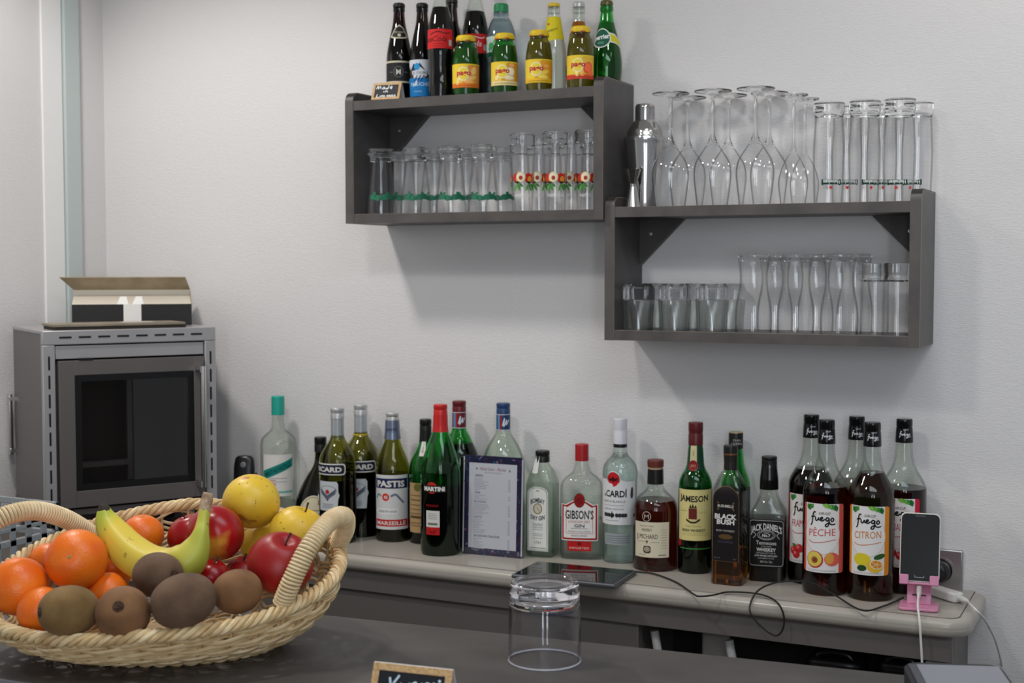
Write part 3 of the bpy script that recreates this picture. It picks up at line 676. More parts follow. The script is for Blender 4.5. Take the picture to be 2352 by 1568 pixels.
p.text("GIBSON'S", 0, -3, 20, K, 3, wd=66, bold=.02).text('LONDON DRY', 0, 13.5, 6, (184, 60, 50), 3, wd=50).text('GIN', 0, 23, 7.5, K, 3, wd=24, bold=.02).lines(-20, 20, (29,), 1, (120, 120, 120), 3).text('Distilled in Great Britain', 0, 36, 4.5, (120, 110, 110), 3, wd=52, shear=.25).text('ENGLAND', 0, 46, 4.5, (90, 80, 80), 3, wd=36)
p.stroke([(-30, -16), (-31, 41), (31, 41), (30, -16)], 1.2, (196, 70, 66), 3, False); b.label(p, b.u-2, 1188)
p = Print(); p.rect(-28, -11, 28, 12, (186, 28, 30), 0).text('IMPORTED', 0, 5, 5, (232, 200, 190), 1, wd=46).ell(0, -5, 5, 4, (110, 20, 20), 1); b.label(p, b.u-2, 1258)
# 12 white rum
b = B('clear white rum bottle with white cap and round red emblem', 1424, 2.595, 960)
b.shell([(37, 'b', 4), (39, 1282), (39, 1102, 8), (40.5, 1084, 8), (38, 1067, 8), (29, 1055, 8), (18, 1045, 6), (15, 1026), (14.5, 966)], G_AQUA, liquid=L_WATER, fill=1040)
capped(b, 15.6, 960, 1018, capm('white', (222, 222, 228)), True); b.part('neck_band', [(16, 1026), (15.8, 1018)], capm('black', 0))
p = Print(); p.stroke([(-9, 4), (-3, -2), (-4, 5)], 1.2, (90, 90, 96), 1).stroke([(3, 9), (9, 3), (13, 5)], 1.2, (90, 90, 96), 1); b.label(p, 1424, 1003)
p = Print(); P_ = [(-62, -48), (-30, -46), (-26, -58), (-18, -66), (-8, -66), (0, -58), (4, -46), (20, -42), (44, -42), (44, 58), (-62, 58)]
p.poly(P_, (230, 230, 230), 0).ell(-13, -46, 15.5, 18, (150, 30, 40), 1).ell(-13, -46, 13.5, 16, (206, 30, 36), 2).poly([(-24, -52), (-18, -48), (-13, -54), (-8, -48), (-2, -52), (-4, -42), (-10, -44), (-13, -38), (-16, -44), (-22, -42)], (60, 20, 24), 3)
p.text('BACARDÍ', -17, -14, 15, K, 2, wd=74, bold=.03).text('CARTA BLANCA', -13, 4, 5, (60, 60, 66), 2, wd=58).text('SUPERIOR WHITE RUM', -13, 22, 3.6, (90, 90, 96), 2, wd=50).lines(-40, 14, (13,), .8, (140, 140, 146))
for x in (-36, -30, -23, -14, -4, 3, 10, 16): p.ell(x, 36, 4.5, 5, (52, 52, 56), 2, n=10)
p.poly([(-20, 38), (-16, 26), (-12, 38), (-16, 44)], (30, 30, 32), 3).poly([(28, -12), (30, -26), (34, -30), (37, -24), (37, -8), (34, -2), (29, -4)], (70, 70, 74), 2).lines(-34, 0, (48,), 1.2, (150, 150, 150))
b.label(p, 1421, 1148)
p = Print(); p.rect(-36, -13, 30, 13, (160, 168, 170), 0).lines(-32, 26, (-8, -3, 2, 7), 1.5, (120, 128, 132)); b.label(p, 1420, 1240)
# 13 round whisky
b = B('stout round whisky bottle with brown stopper and ring monogram', 1505, 2.565, 1055)
b.shell([(49, 'b', 5), (51.5, 1298), (51.5, 1172, 10), (49, 1154, 10), (40, 1139, 10), (26, 1128, 8), (18.5, 1118, 6), (17.5, 1076)], G_CLEAR, liquid=L_COGNAC, fill=1146, bt=.012, n=40)
b.part('stopper', [(18.6, 1071), (19, 1058, 2), (18, 1055)], capm('wood_brown', (104, 44, 32), .5)); b.part('cork', [(17, 1077), (17, 1070)], capm('cork', (186, 160, 128), .7)); b.part('neck_sleeve', [(19, 1110), (18.4, 1090, 2), (18, 1076)], capm('black', 0))
p = Print(); p.ring(0, 0, 10, 11, 1.4, (196, 186, 176), 1).text('M', 0, 0, 10, (196, 186, 176), 1, wd=11); b.label(p, 1485, 1187)
p = Print(); p.rect(-46, -41, 42, 41, (224, 214, 188), 0).text('SINGLE MALT WHISKY', -12, -32, 3, (120, 110, 92), 2, wd=36).text('WHISKY', -12, -23, 7.5, (60, 54, 48), 2, wd=26).text('MICHARD', -8, -8, 11, (40, 36, 34), 2, wd=44).text('J.', -36, -8, 12, (40, 36, 34), 2).lines(-36, -14, (4,), .8, (140, 130, 110)).lines(-2, 18, (5,), .8, (140, 130, 110))
p.poly([(-14, 2), (-8, 2), (-10, 6), (-10.5, 9), (-12, 9), (-12.5, 6)], (60, 54, 48), 2).rect(-20, 14, -2, 31, (60, 54, 48), 2, r=5).ell(-11, 22, 7, 6, (196, 186, 160), 3).ring(-11, 22, 4, 3.5, 1.2, (60, 54, 48), 4).lines(22, 36, (-24, -18, -12, -6, 0, 6, 12, 18), 1, (170, 160, 138)).lines(-34, -14, (34,), 1.2, (150, 140, 118)).lines(16, 34, (34,), 2, (100, 92, 80))
b.label(p, 1497, 1241)
# 14 green irish whiskey
b = B('green whiskey bottle with dark red cap and pale yellow label', 1597, 2.572, 969)
b.shell([(37, 'b', 4), (38.6, 1305), (38.6, 1116, 8), (37, 1102, 8), (31, 1088, 8), (24, 1078, 6), (20, 1066, 6), (17.5, 1030), (16.2, 1022), (15.6, 974)], G_DGREEN, liquid=L_DARK, fill=1125)
capped(b, 16.8, 969, 1021, capm('maroon', (92, 28, 30), .35))
p = Print(); p.rect(-20, -26, 20, 30, (24, 62, 46), 0).rect(-14, -26, 2, 14, (206, 196, 150), 1).text('TRIPLE', -6, -8, 3.5, (120, 110, 80), 2, rot=PI/2).ell(-6, 20, 10.5, 12, (150, 44, 40), 2).ell(-6, 20, 8.5, 10, (128, 34, 32), 3).text('JJ&S', -6, 20, 5, (206, 150, 130), 4); b.label(p, 1598, 1048, zs=6)
p = Print(); p.rect(-43, -59, 50, 59, (224, 210, 142), 0).text('JAMESON', -1, -38, 14, (34, 32, 30), 2, wd=72, bold=.03, arch=-3).rect(-12, -16, 7, 9, (110, 40, 34), 2)
p.poly([(-11, -17), (-8, -26), (-5, -18), (-3, -28), (1, -18), (4, -25), (7, -17)], (60, 40, 30), 2).stroke([(-18, 10), (-8, 16), (4, 16), (14, 9)], 4, (50, 36, 28), 2).text('Triple Distilled', -2, 25, 5, (170, 150, 80), 2, wd=38, shear=.2).text('IRISH WHISKEY', 0, 35, 6.5, (44, 36, 28), 2, wd=58, bold=.02).lines(-30, 36, (42, 46), 1, (190, 174, 110)).text('Established', -26, -10, 3, (160, 140, 80), 2).text('Since 1780', 20, -7, 3, (160, 140, 80), 2)
b.label(p, 1594, 1184)
p = Print(); p.ell(0, 0, 8, 9, (170, 40, 34), 0); b.label(p, 1562, 1250)
p = Print(); p.rect(-40, -1, 42, 1, (60, 150, 70), 0); b.label(p, 1597, 1262)
# 15 black labelled rectangular whiskey
b = B('clear square-shouldered whiskey bottle with arched black label, nearly empty', 1677, 2.505, 1022, -.3)
b.shell([(43, 'b', 5), (45, 1335), (44.5, 1120, 12), (22, 1086, 10), (14, 1076, 4), (14.5, 1045), (14, 1030)], G_CLEAR, wall=.0035, bt=.01, liquid=L_AMBER, fill=1256, sec=sqsec(b, 1112, 1072, .82, .74, 6), n=48)
capped(b, 16.2, 1022, 1040, capm('black', 0), False); b.part('neck_sleeve', [(15.2, 1078), (14.8, 1060, 3), (16, 1041)], capm('sleeve', (36, 30, 28), .4)); b.part('copper_ring', [(16.2, 1043), (16.2, 1040)], capm('copper', (150, 96, 66), .35, .6))
p = Print(); p.poly(arch(32, -56, 88, 32), (112, 80, 52), 0).poly(arch(30.5, -56, 87, 30.5), (26, 22, 24), 1).poly([(-20, -52), (-14, -46), (14, -46), (20, -52), (20, -30), (14, -36), (-14, -36), (-20, -30)], (120, 96, 52), 2).rect(-21, -47, 21, -36, (26, 22, 24), 3).text('BUSHMILLS', 0, -41.5, 6.5, (214, 206, 194), 4, wd=38, bold=.02)
p.text('BLACK', 0, -17, 11.5, (226, 222, 218), 3, wd=52, bold=.04).text('BUSH', 0, -4.5, 11, (226, 222, 218), 3, wd=42, bold=.04).text('IRISH WHISKEY', 0, 16, 4.5, (200, 196, 190), 3, wd=44).ell(0, 30, 17, 6, (96, 72, 40), 3).lines(-18, 18, (40, 43), 1, (80, 72, 90), 3).text('40% vol', -20, 80, 3, (140, 136, 132), 3).text('70 cl', 22, 81, 3, (140, 136, 132), 3)
b.label(p, b.u, 1206)
# 16 second green whisky behind
b = B('slim green bottle with black cap, behind the square-shouldered whiskey', 1689, 2.602, 992)
b.shell([(32, 'b', 4), (34, 1290), (34, 1105, 18), (20, 1070, 14), (16, 1030), (15.5, 996)], G_GREEN, liquid=L_DARK, fill=1115)
capped(b, 16.6, 992, 1029, capm('black', 0), False, name='cap'); b.part('cap_rim', [(16.2, 995), (16, 991.5)], capm('gold', (190, 170, 120), .35, .6))
p = Print(); p.text('CLAN', 2, -4, 5, (196, 192, 186), 1).text('CAMPBELL', 3, 4, 5, (196, 192, 186), 1, wd=28)
b.out = [(16.7*b.mpp, 0), (16.7*b.mpp, 1)]; b.label(p, 1689, 1014)
# 17 square tennessee whiskey
b = B('square whiskey bottle with black cap and black and white label', 1766, 2.572, 1047, -.1)
b.shell([(43, 'b', 4), (44.5, 1325), (44, 1176, 9), (26, 1148, 8), (20, 1130, 4), (21, 1108), (18, 1070), (17, 1052)], G_CLEAR, wall=.003, bt=.009, liquid=liq('whiskey', (56, 22, 12)), fill=1188, sec=sqsec(b, 1172, 1138, .93, .93, 7), n=48)
capped(b, 17.6, 1047, 1066, capm('black', 0)); b.part('neck_sleeve', [(21.6, 1122, 1), (21, 1100, 3), (17.6, 1070, 2), (17, 1064)], capm('gloss_black', (18, 18, 19), .12))
p = Print(); p.rect(-40, -56, 40, 54, (18, 18, 19), 0, r=5).rect(-39, -54, 39, 52, (176, 172, 170), 1, r=7).rect(-37.6, -52.6, 37.6, 50.6, (20, 20, 21), 2, r=6).text('JACK DANIEL\'S', 0, -40, 15, (224, 222, 218), 3, wd=70, arch=9, bold=.02).ring(0, -20, 20, 11, 1.2, (190, 188, 186), 3).ring(0, -20, 16, 8.6, .8, (190, 188, 186), 3).text('OLD', 0, -25, 4, (224, 222, 218), 3).text('No.7', 0, -19, 6.5, (224, 222, 218), 3, bold=.03)
p.stroke([(-30, -26), (-24, -20), (-30, -12)], 1.4, (190, 188, 186), 3).stroke([(30, -26), (24, -20), (30, -12)], 1.4, (190, 188, 186), 3).text('Tennessee', 0, -2, 9, (224, 222, 218), 3, wd=46).text('SOUR MASH', 0, 6.5, 3, (190, 188, 186), 3).text('WHISKEY', 0, 14, 8, (224, 222, 218), 3, wd=44, bold=.02).text('DISTILLED & BOTTLED BY', 0, 22, 3.3, (190, 188, 186), 3, wd=44).text('JACK DANIEL DISTILLERY', 0, 28, 3.8, (200, 198, 196), 3, wd=52, bold=.02).text('LYNCHBURG, TN USA', 0, 34, 3.3, (190, 188, 186), 3, wd=36).text('40% Vol. 70cl', 0, 42, 5, (200, 198, 196), 3, wd=28)
b.label(p, b.u-1, 1250)
# 18-22 syrups
FU = [[(230, 172), (205, 168), (190, 195), (180, 260), (172, 330), (150, 375)], [(155, 245), (225, 235)], [(228, 245), (226, 280), (246, 296), (272, 262), (275, 245)], [(275, 245), (276, 280), (298, 285)], [(298, 280), (330, 262), (325, 240), (303, 258), (305, 290), (335, 294), (366, 268)], [(422, 255), (395, 245), (380, 275), (398, 298), (425, 268)], [(426, 248), (424, 330), (402, 378), (375, 372), (384, 345), (440, 312)], [(470, 250), (452, 275), (465, 303), (490, 290), (488, 258), (468, 250)], [(425, 328), (470, 350), (520, 338)]]
def fuego(p, cx, cy, k, col, wd, layer=3):
    for s_ in FU: p.stroke([(cx+(x-335)*k/6.53, cy+(y-270)*k/6.53) for x, y in s_], wd, col, layer)
def leaf(p, x, y, a, L, wd, c, layer=3):
    t = Vector((math.cos(a), math.sin(a))); n = Vector((-t.y, t.x)); P = []
    for k in range(9): q = k/8; P.append(tuple(Vector((x, y))+t*L*q+n*wd*math.sin(PI*q)*(1 if k % 2 else .8)))
    for k in range(7, 0, -1): q = k/8; P.append(tuple(Vector((x, y))+t*L*q-n*wd*math.sin(PI*q)*(1 if k % 2 else .8)))
    p.poly(P, c, layer)
def syrup(label, u, Y, top, lq, fill, word, stripe, fruit, lu, lv, rot=0):
    b = B(label, u, Y, top, rot, name='syrup_bottle', group='syrup bottles at the sideboard end')
    r = .0424; H_ = .326; m = lambda a, z, f=0: (a*r/b.mpp/53, (z,), f*r/b.mpp/53) if f else (a*r/b.mpp/53, (z,))
    b.shell([m(50, 0, 4), m(53, .012), m(53, .197, 12), m(45, .211, 10), m(25, .237, 18), m(19.5, .262, 8), m(18, .285), m(17, .323)], G_CLEAR, wall=.0025, bt=.007, liquid=lq, fill=fill, n=40)
    b.part('cap', [m(20.5, .2815), m(20.5, .287), m(19, .308), m(18.4, .3085), m(18.4, .313), m(18.8, .3135), m(18.5, H_-.0015, 1.5), m(17, H_)], capm('gloss_black', 0))
    o_ = b.out; b.out = [(20.2*r/53, .28), (20.2*r/53, .287), (18.9*r/53, .308)]
    p = Print(); fuego(p, 0, 2, .46, (206, 206, 210), 1.6, 1); p.text('SIROP', 2, -9, 3.4, (206, 206, 210), 1); b.label(p, u+(2 if rot == 0 else -4), top+36); b.out = o_
    p = Print(); p.rect(-53, -80, 49, 80, stripe, 0, r=6).rect(-45, -80, 36, 80, (232, 228, 226), 1).ell(-4, -10, 42, 48, (206, 176, 150), 2, n=36).ell(-4, -10, 41, 47, (236, 233, 231), 3, n=36)
    for k, (x, a, L, c) in enumerate(((-40, 1.2, 17, (58, 134, 60)), (-32, 1.7, 16, (40, 110, 48)), (-24, 2.2, 14, (74, 150, 66)), (-4, .3, 22, (130, 186, 76)), (8, .6, 20, (92, 168, 66)), (18, .9, 19, (44, 128, 56)), (26, 1.3, 17, (30, 104, 48)))): leaf(p, x, -79, a, L, 5.5, c, 4)
    p.text('SIROP', 2, -58, 6.5, (50, 48, 48), 4, wd=26); fuego(p, -2, -45, 1.0, (22, 22, 22), 3.2, 5)
    dk = {'p': (206, 84, 74), 'c': (214, 128, 34), 'f': (190, 44, 54)}[fruit]
    p.text(word, -4, -14, 17, dk, 5, wd=62, rot=-.06, shear=.08).stroke([(-36, 6), (-24, 11), (-4, 9), (28, 2)], 1.6, dk, 5)
    if fruit == 'p':
        p.ell(20, 48, 18, 16, (222, 100, 84), 4).ell(14, 46, 10, 13, (226, 160, 70), 5).ell(-20, 50, 20, 20, (198, 56, 60), 5).ell(-21, 49, 17.5, 17.5, (226, 206, 92), 6).ell(-20, 51, 8, 8, (170, 104, 64), 7).ell(-19, 51, 5, 5, (130, 66, 40), 8)
    elif fruit == 'c':
        p.ell(-16, 44, 20, 15, (226, 206, 50), 4).ell(24, 36, 14, 6, (44, 92, 40), 4, -.3).ell(14, 58, 19, 15, (232, 186, 46), 5).ell(17, 54, 15.5, 11, (240, 228, 190), 6, .2).ell(17, 54, 13, 9, (222, 140, 44), 7, .2).ell(-16, 64, 11, 7, (36, 74, 36), 6, -.1)
        for k in range(5): p.stroke([(17, 54), (17+13*math.cos(k*1.256), 54+9*math.sin(k*1.256))], 1.2, (240, 222, 170), 8, False)
    else:
        for x, y in ((-30, 52), (-14, 46), (4, 52), (-22, 60)): p.ell(x, y, 10, 10, (200, 40, 44), 5); p.ell(x-3, y-3, 4, 4, (230, 110, 110), 6)
        leaf(p, -34, 36, .6, 22, 6, (50, 128, 56), 4)
    p.text('LA QUALITÉ PROFESSIONNELLE', -4, 75, 3, (150, 146, 144), 4, wd=66)
    b.label(p, lu, lv); return b
syrup('syrup bottle with dark berry syrup, behind the peach one', 1862, 2.588, 952, L_BLACK, 1074, 'FRAMBOISE', (198, 44, 54), 'f', 1851, 1217)
syrup('syrup bottle with red syrup and peach picture label', 1897, 2.512, 963, L_RED, 1113, 'PÊCHE', (214, 92, 78), 'p', 1893, 1238)
syrup('nearly empty clear syrup bottle behind the peach and lemon ones', 1966, 2.595, 957, liq('pale', (226, 214, 190)), 1104, 'MENTHE', (60, 150, 80), 'f', 1960, 1220)
syrup('syrup bottle with brown syrup and lemon picture label', 2002, 2.508, 966, L_CITRON, 1083, 'CITRON', (222, 138, 30), 'c', 1998, 1244)
syrup('syrup bottle with dark red syrup, behind the smartphone', 2075, 2.592, 959, L_DRED, 1118, 'GRENADINE', (206, 32, 62), 'f', 2066, 1226)

# ================================================================== ON THE UPPER SHELF
ZU = US['zsh']; GS = 'soft drink bottles on the upper shelf'
def S(label, u, Y, top, rot=0, name='soda_bottle', grp=GS): return B(label, u, Y, top, rot, ZU, name, grp)
def beer(label, u, Y, top):
    b = S(label, u, Y, top, name='beer_bottle', grp='beer bottles on the upper shelf')
    b.shell([(27, 'b', 4), (29.5, 190), (29.5, 128, 16), (24, 98, 14), (14.5, 55, 10), (12, 24), (12, top+3)], G_BROWN, liquid=L_DARK, fill=62)
    b.part('crown_cap', [(13.8, top+9.5), (14, top+3, 2), (11, top)], capm('black', 0)); b.part('neck_ring', [(13.6, top+19, 1), (13.6, top+12, 1), (12.5, top+10)], G_BROWN, fl=True); return b
b = beer('brown beer bottle with black label and triangular neck label', 917, 2.575, 8)
p = Print(); p.poly([(-20, 12), (-10, -10), (0, -17), (10, -10), (20, 12), (10, 16), (-10, 16)], (206, 198, 172), 0).poly([(-16, 10), (-8, -9), (0, -13), (8, -9), (16, 10), (8, 13), (-8, 13)], (30, 34, 30), 1).text('MICHARD', 0, 1, 4, (206, 198, 172), 2, wd=20).ell(0, 8, 3.5, 3.5, (206, 198, 172), 2); b.label(p, 917, 73, zs=4)
p = Print(); p.rect(-44, -25, 44, 25, (206, 198, 172), 0).rect(-44, -21, 44, 21, (34, 34, 36), 1).ring(-2, 0, 11, 12, 1.2, (120, 120, 122), 2).text('M', -2, 0, 12, (196, 194, 186), 2, wd=11, bold=.03).lines(-24, -16, (0,), 1, (140, 140, 140)).lines(12, 20, (0,), 1, (140, 140, 140)); b.label(p, 917, 164)
b = beer('brown beer bottle with white and blue mountain label', 970, 2.565, 8)
p = Print(); p.rect(-42, -42, 42, 42, (206, 212, 220), 0).rect(-42, 0, 42, 42, (26, 122, 190), 1).poly([(-26, -16), (-16, -34), (-8, -26), (0, -34), (14, -16), (8, -20), (0, -26), (-10, -18)], (40, 46, 58), 2).ell(-7, -26, 7, 8, (40, 150, 210), 3).text('L\'OURS', 2, -12, 6, (70, 76, 86), 2, wd=34).text('PALUCHE', -2, 14, 8, (190, 216, 236), 2, wd=46, bold=.02).text('artisanale', -6, 30, 4, (190, 216, 236), 2, shear=.2)
for x in (-14, -6, 2): p.stroke([(x, 8), (x+8, -6)], 2, (30, 60, 100), 3, False)
b.label(p, 964, 178)
beer('dark beer bottle standing behind the zero cola', 1038, 2.6, -2)
def cola(label, u, Y, zero):
    b = S(label, u, Y, -40, name='cola_bottle', grp='cola bottles on the upper shelf')
    b.shell([(26, 'b', 5), (29, 196, 8), (26.5, 172, 12), (29.5, 128, 12), (30, 70, 18), (24, 40, 14), (14, 0, 14), (11, -22), (11, -36)], G_CLEAR, liquid=L_DARK, fill=18 if zero else 28)
    b.part('crown_cap', [(13, -31), (13, -36, 2), (11, -40)], capm('red', 0))
    p = Print(); p.rect(-46, -22, 36, 22, (214, 36, 36), 0, r=1)
    c = (60, 20, 20) if zero else (236, 226, 222)
    p.text('Coca', -38, 0, 13, c, 2, shear=.3, wd=40).text('Cola', 0, 0, 13, c, 2, shear=.3, wd=36).stroke([(-24, -10), (-6, -16), (14, -12), (26, -15)], 2, c, 2).rect(22, 2, 31, 16, (196, 192, 190), 2, r=2).lines(-20, 12, (11, 16), 1.2, (150, 24, 24))
    b.label(p, u-2, 88 if zero else 99); return b
cola('glass cola bottle with red label and black lettering', 1012, 2.503, True)
cola('glass cola bottle with red label and white lettering', 1092, 2.59, False)
b = S('clear plastic water bottle with green cap and leaf label', 1151, 2.588, 10)
b.shell([(31, 'b', 6), (34, 200, 5), (31, 190, 4), (34, 178, 5), (34, 150, 4), (32, 146, 3), (34, 140, 4), (34.5, 82, 22), (24, 50, 14), (16, 38, 4), (15, 14)], thin_glass('pet', rgb(244, 250, 252)), wall=.0012, bt=.003, liquid=L_WATER, fill=46)
b.part('cap', [(17, 29), (17, 14, 2), (15.5, 10)], capm('green_cap', (34, 140, 84))); b.part('neck_collar', [(18.5, 35), (18.5, 31)], thin_glass('pet', 0))
p = Print(); p.rect(-50, -22, 50, 24, (206, 226, 216), 0).rect(-50, 14, 50, 24, (30, 104, 80), 1).text('volvic', -6, 6, 15, (60, 140, 120), 2, wd=48, bold=.03); leaf(p, -14, -6, -.6, 26, 8, (104, 176, 84), 3); p.ell(-20, 0, 8, 8, (66, 160, 90), 2); b.label(p, 1146, 104)
# little juice bottles
def juice(label, u, Y, top, lv, glassm, lq, base, band, fruits):
    b = S(label, u, Y, top, name='juice_bottle', grp='small juice bottles on the upper shelf'); t = top-83
    b.shell([(28, 'b', 5), (30.5, 206+t), (31, 150+t, 6), (30.4, 138+t, 12), (26, 110+t, 12), (21, 103+t, 4), (20.5, 88+t)], glassm, liquid=lq, fill=112+t)
    b.part('lid', [(22.4, 97+t, 1), (22.8, 88+t, 3), (20, 84+t, 1), (19, 83+t)], capm('yellow', (232, 196, 34)))
    o_ = b.out; b.out = [(23*b.mpp, 0), (23*b.mpp, 1)]; p = Print(); p.text('pago', 6, 0, 4.6, (196, 60, 30), 1, bold=.03).text('pago', -22, 0, 4.6, (196, 60, 30), 1, bold=.03).text('pago', 32, 0, 4.6, (196, 60, 30), 1, bold=.03); b.label(p, u, 92+t); b.out = o_
    p = Print(); p.rect(-44, -27, 44, 27, base, 0).rect(-44, -27, 44, -24, (240, 206, 50), 1).rect(-44, 17, 44, 27, band, 1)
    p.poly([(-44, -27), (8, -27), (-8, 17), (-44, 17)], (240, 208, 60), 1)
    for (x, y, rx, ry, c, ro) in fruits: p.ell(x, y, rx, ry, c, 2, ro); p.ell(x, y-1, rx*.78, ry*.72, tuple(min(255, int(q*1.12)+14) for q in c), 3, ro)
    p.ell(-5, -4, 14, 16, (244, 240, 210), 4).ell(-5, -4, 12, 14, (240, 214, 70), 5).text('pago', -4, -7, 12, (196, 30, 56), 7, wd=33, bold=.035).lines(-26, 26, (22,), 1.6, tuple(int(q*.75) for q in band), 3)
    b.label(p, lv[0], lv[1]); return b
OR = (236, 150, 60)
juice('small green juice bottle with orange slices on its label', 1070, 2.503, 83, (1069, 173), G_GREEN, mat('juice_green', rgb(112, 112, 50), .6), OR, (234, 120, 34), [(16, 6, 14, 6, (240, 170, 90), -.3), (8, 14, 16, 5, (236, 160, 80), .1), (20, -10, 8, 12, (238, 176, 96), .3), (-18, 12, 5, 10, (240, 184, 110), .3)])
juice('small green juice bottle with cream apple slices on its label', 1159, 2.503, 78, (1158, 168), G_GREEN, mat('juice_green', 0), (228, 160, 30), (236, 214, 150), [(16, -4, 10, 12, (230, 208, 170), -.3), (12, 10, 14, 6, (232, 206, 160), .1), (18, -18, 8, 6, (232, 150, 80), 0), (-18, 10, 5, 9, (228, 190, 130), .3)])
juice('small olive juice bottle with yellow fruit label', 1238, 2.503, 71, (1236, 162), G_OLIVE, mat('juice_olive', rgb(150, 138, 52), .6), (236, 164, 40), (238, 190, 40), [(16, 4, 13, 6, (240, 180, 60), -.4), (12, 14, 14, 6, (242, 190, 70), .1), (20, -10, 9, 5, (240, 150, 60), .2)])
juice('small olive juice bottle with carrot and orange label', 1333, 2.5, 62, (1332, 153), G_OLIVE, mat('juice_olive', 0), (230, 186, 60), (220, 70, 50), [(20, 2, 12, 14, (226, 90, 50), .4), (2, 10, 7, 12, (240, 160, 70), -.5), (-8, 12, 5, 10, (222, 206, 110), -.2), (26, 14, 8, 8, (226, 96, 40), 0)])
b = S('tonic water bottle with yellow cap and slanted yellow neck label', 1272, 2.586, 8)
b.shell([(26, 'b', 4), (28, 195), (28, 120, 16), (24, 96, 12), (15, 40, 10), (13.2, 22), (13.2, 12)], G_CLEAR, liquid=L_WATER, fill=42)
b.part('crown_cap', [(13.8, 16), (14, 11, 2), (11.5, 8)], capm('yellow', 0)); b.part('neck_ring', [(14.2, 31), (14.2, 19)], G_CLEAR)
p = Print(); p.poly([(-40, -29), (40, -29), (40, 22), (0, 24), (-40, 42)], (226, 208, 34), 0).text('Schweppes', -10, 2, 7, (96, 90, 20), 2, wd=34, rot=-.3, shear=.2).ell(-16, -12, 3, 3, (206, 50, 40), 2); b.label(p, 1274, 67, zs=5)
b = S('clear soda bottle holding orange drink behind the carrot juice', 1329, 2.59, 5)
b.shell([(25, 'b', 6), (29, 180, 20), (29, 135, 30), (20, 75, 16), (13.5, 48, 8), (12.6, 24), (12.6, 8)], G_CLEAR, liquid=liq('orange', (222, 128, 44)), fill=51)
b.part('crown_cap', [(14.2, 17), (14.4, 9, 2), (11.5, 5)], capm('silver', 0)); b.part('neck_ring', [(14.4, 30), (14.4, 20)], G_CLEAR)
p = Print(); p.rect(-50, -18, 50, 18, (226, 110, 60), 0); b.label(p, 1329, 130)
b = S('curvy green mineral water bottle with round green label', 1393, 2.582, 2)
b.shell([(27, 'b', 6), (35.5, 175, 20), (36, 140, 26), (28, 92, 16), (17, 52, 10), (13.5, 26), (13, 8)], G_GREEN, liquid=liq('green_water', (120, 210, 130)), fill=54)
b.part('crown_cap', [(14.6, 13), (14.6, 6, 2), (12, 2)], capm('olive_cap', (96, 92, 52), .35, .5)); b.part('neck_ring', [(15.2, 26, 1), (15.2, 17, 1), (14, 15)], G_GREEN)
p = Print(); p.poly([(10, -15), (34, -10), (50, 2), (50, 22), (34, 13), (10, 8)], (226, 228, 224), 0).poly([(12, -12), (33, -7), (50, 5), (50, 19), (33, 10), (12, 5)], (216, 206, 50), 1).ell(0, 0, 22, 23, (226, 230, 226), 2, n=28).ell(0, 0, 19.5, 20.5, (24, 92, 70), 3, n=28).text('perrier', 1, -3, 11, (226, 232, 228), 4, wd=36, rot=-.12, bold=.04).lines(-7, 7, (9, 12), 1.2, (130, 170, 150), 4); b.label(p, 1381, 87, zs=6)

# small chalkboard tent signs
CHK, WOOD = (30, 32, 38), mat('sign_wood', rgb(196, 158, 112), .6)
def tent(label, P, rz, w, h, dep, writing, kpx):
    """P: base centre of the front foot"""
    t = thing('chalkboard_sign', label, 'sign', P, rz, 'chalkboard tent signs')
    a = math.atan2(dep/2, h); Mx = Matrix.Rotation(-a, 4, 'X'); L = math.hypot(h, dep/2)
    fr = MB(); fwid = w*.085
    fr.box(-w/2, -.001, 0, w/2, .001, fwid); fr.box(-w/2, -.001, L-fwid, w/2, .001, L); fr.box(-w/2, -.001, fwid, -w/2+fwid, .001, L-fwid); fr.box(w/2-fwid, -.001, fwid, w/2, .001, L-fwid)
    front = bev(fr.move(Mx).build('frame', noise_mat('sign_frame', rgb(206, 172, 122), rgb(180, 140, 96), 300, .6), t, smooth=False), .0004)
    MB().box(-w/2+fwid, -.0005, fwid, w/2-fwid, .0008, L-fwid).move(Mx).build('board', ink(CHK), t, smooth=False)
    MB().box(-w/2, 0, 0, w/2, .0012, L).move(Matrix.Translation((0, dep, 0)) @ Matrix.Rotation(a, 4, 'X')).build('back_leaf', mat('card_grey', rgb(196, 192, 190), .6), t, smooth=False)
    p = writing; p.build(lambda x, y, off: Mx @ Vector((x*kpx, -.0006-off, L/2-y*kpx)), t, ('chalk_lettering', 'chalk_lettering'))
    return t
p = Print(); CW = (228, 230, 232)
for s_ in ([(-28, -6), (-24, -14), (-22, -6), (-18, -13), (-15, -6)], [(-12, -6), (-8, -11), (-6, -6), (-12, -6)], [(-6, -10), (-4, -6)], [(3, -8), (-2, -7), (0, -5), (4, -7), (5, -16)], [(9, -8), (14, -9), (12, -12), (9, -8), (14, -5)], [(-6, 0), (-6, 4)], [(-2, 4), (-1, 0), (3, 1), (3, 4)], [(-22, 8), (-24, 16), (-17, 16)], [(-14, 12), (-14, 16)], [(-11, 16), (-10, 12), (-7, 13), (-6, 16), (-4, 12), (-1, 16)], [(3, 14), (6, 12), (7, 15), (3, 14)], [(13, 12), (9, 13), (12, 16), (14, 12), (12, 20), (8, 19)], [(16, 14), (20, 13), (17, 12), (17, 16), (21, 16)], [(26, 12), (23, 13), (26, 15), (22, 17)]):
    p.stroke(s_, 2.0, CW, 1)
P = atZ(883, 234, ZU); P0 = Vector((P.x, US['yf']+.006, ZU))
tent('tiny chalkboard sign reading made in Limoges on the upper shelf', (atY(884, 230, US['yf']+.004).x, US['yf']+.0045, ZU), .1, .066, .037, .03, p, .00088)
p = Print()
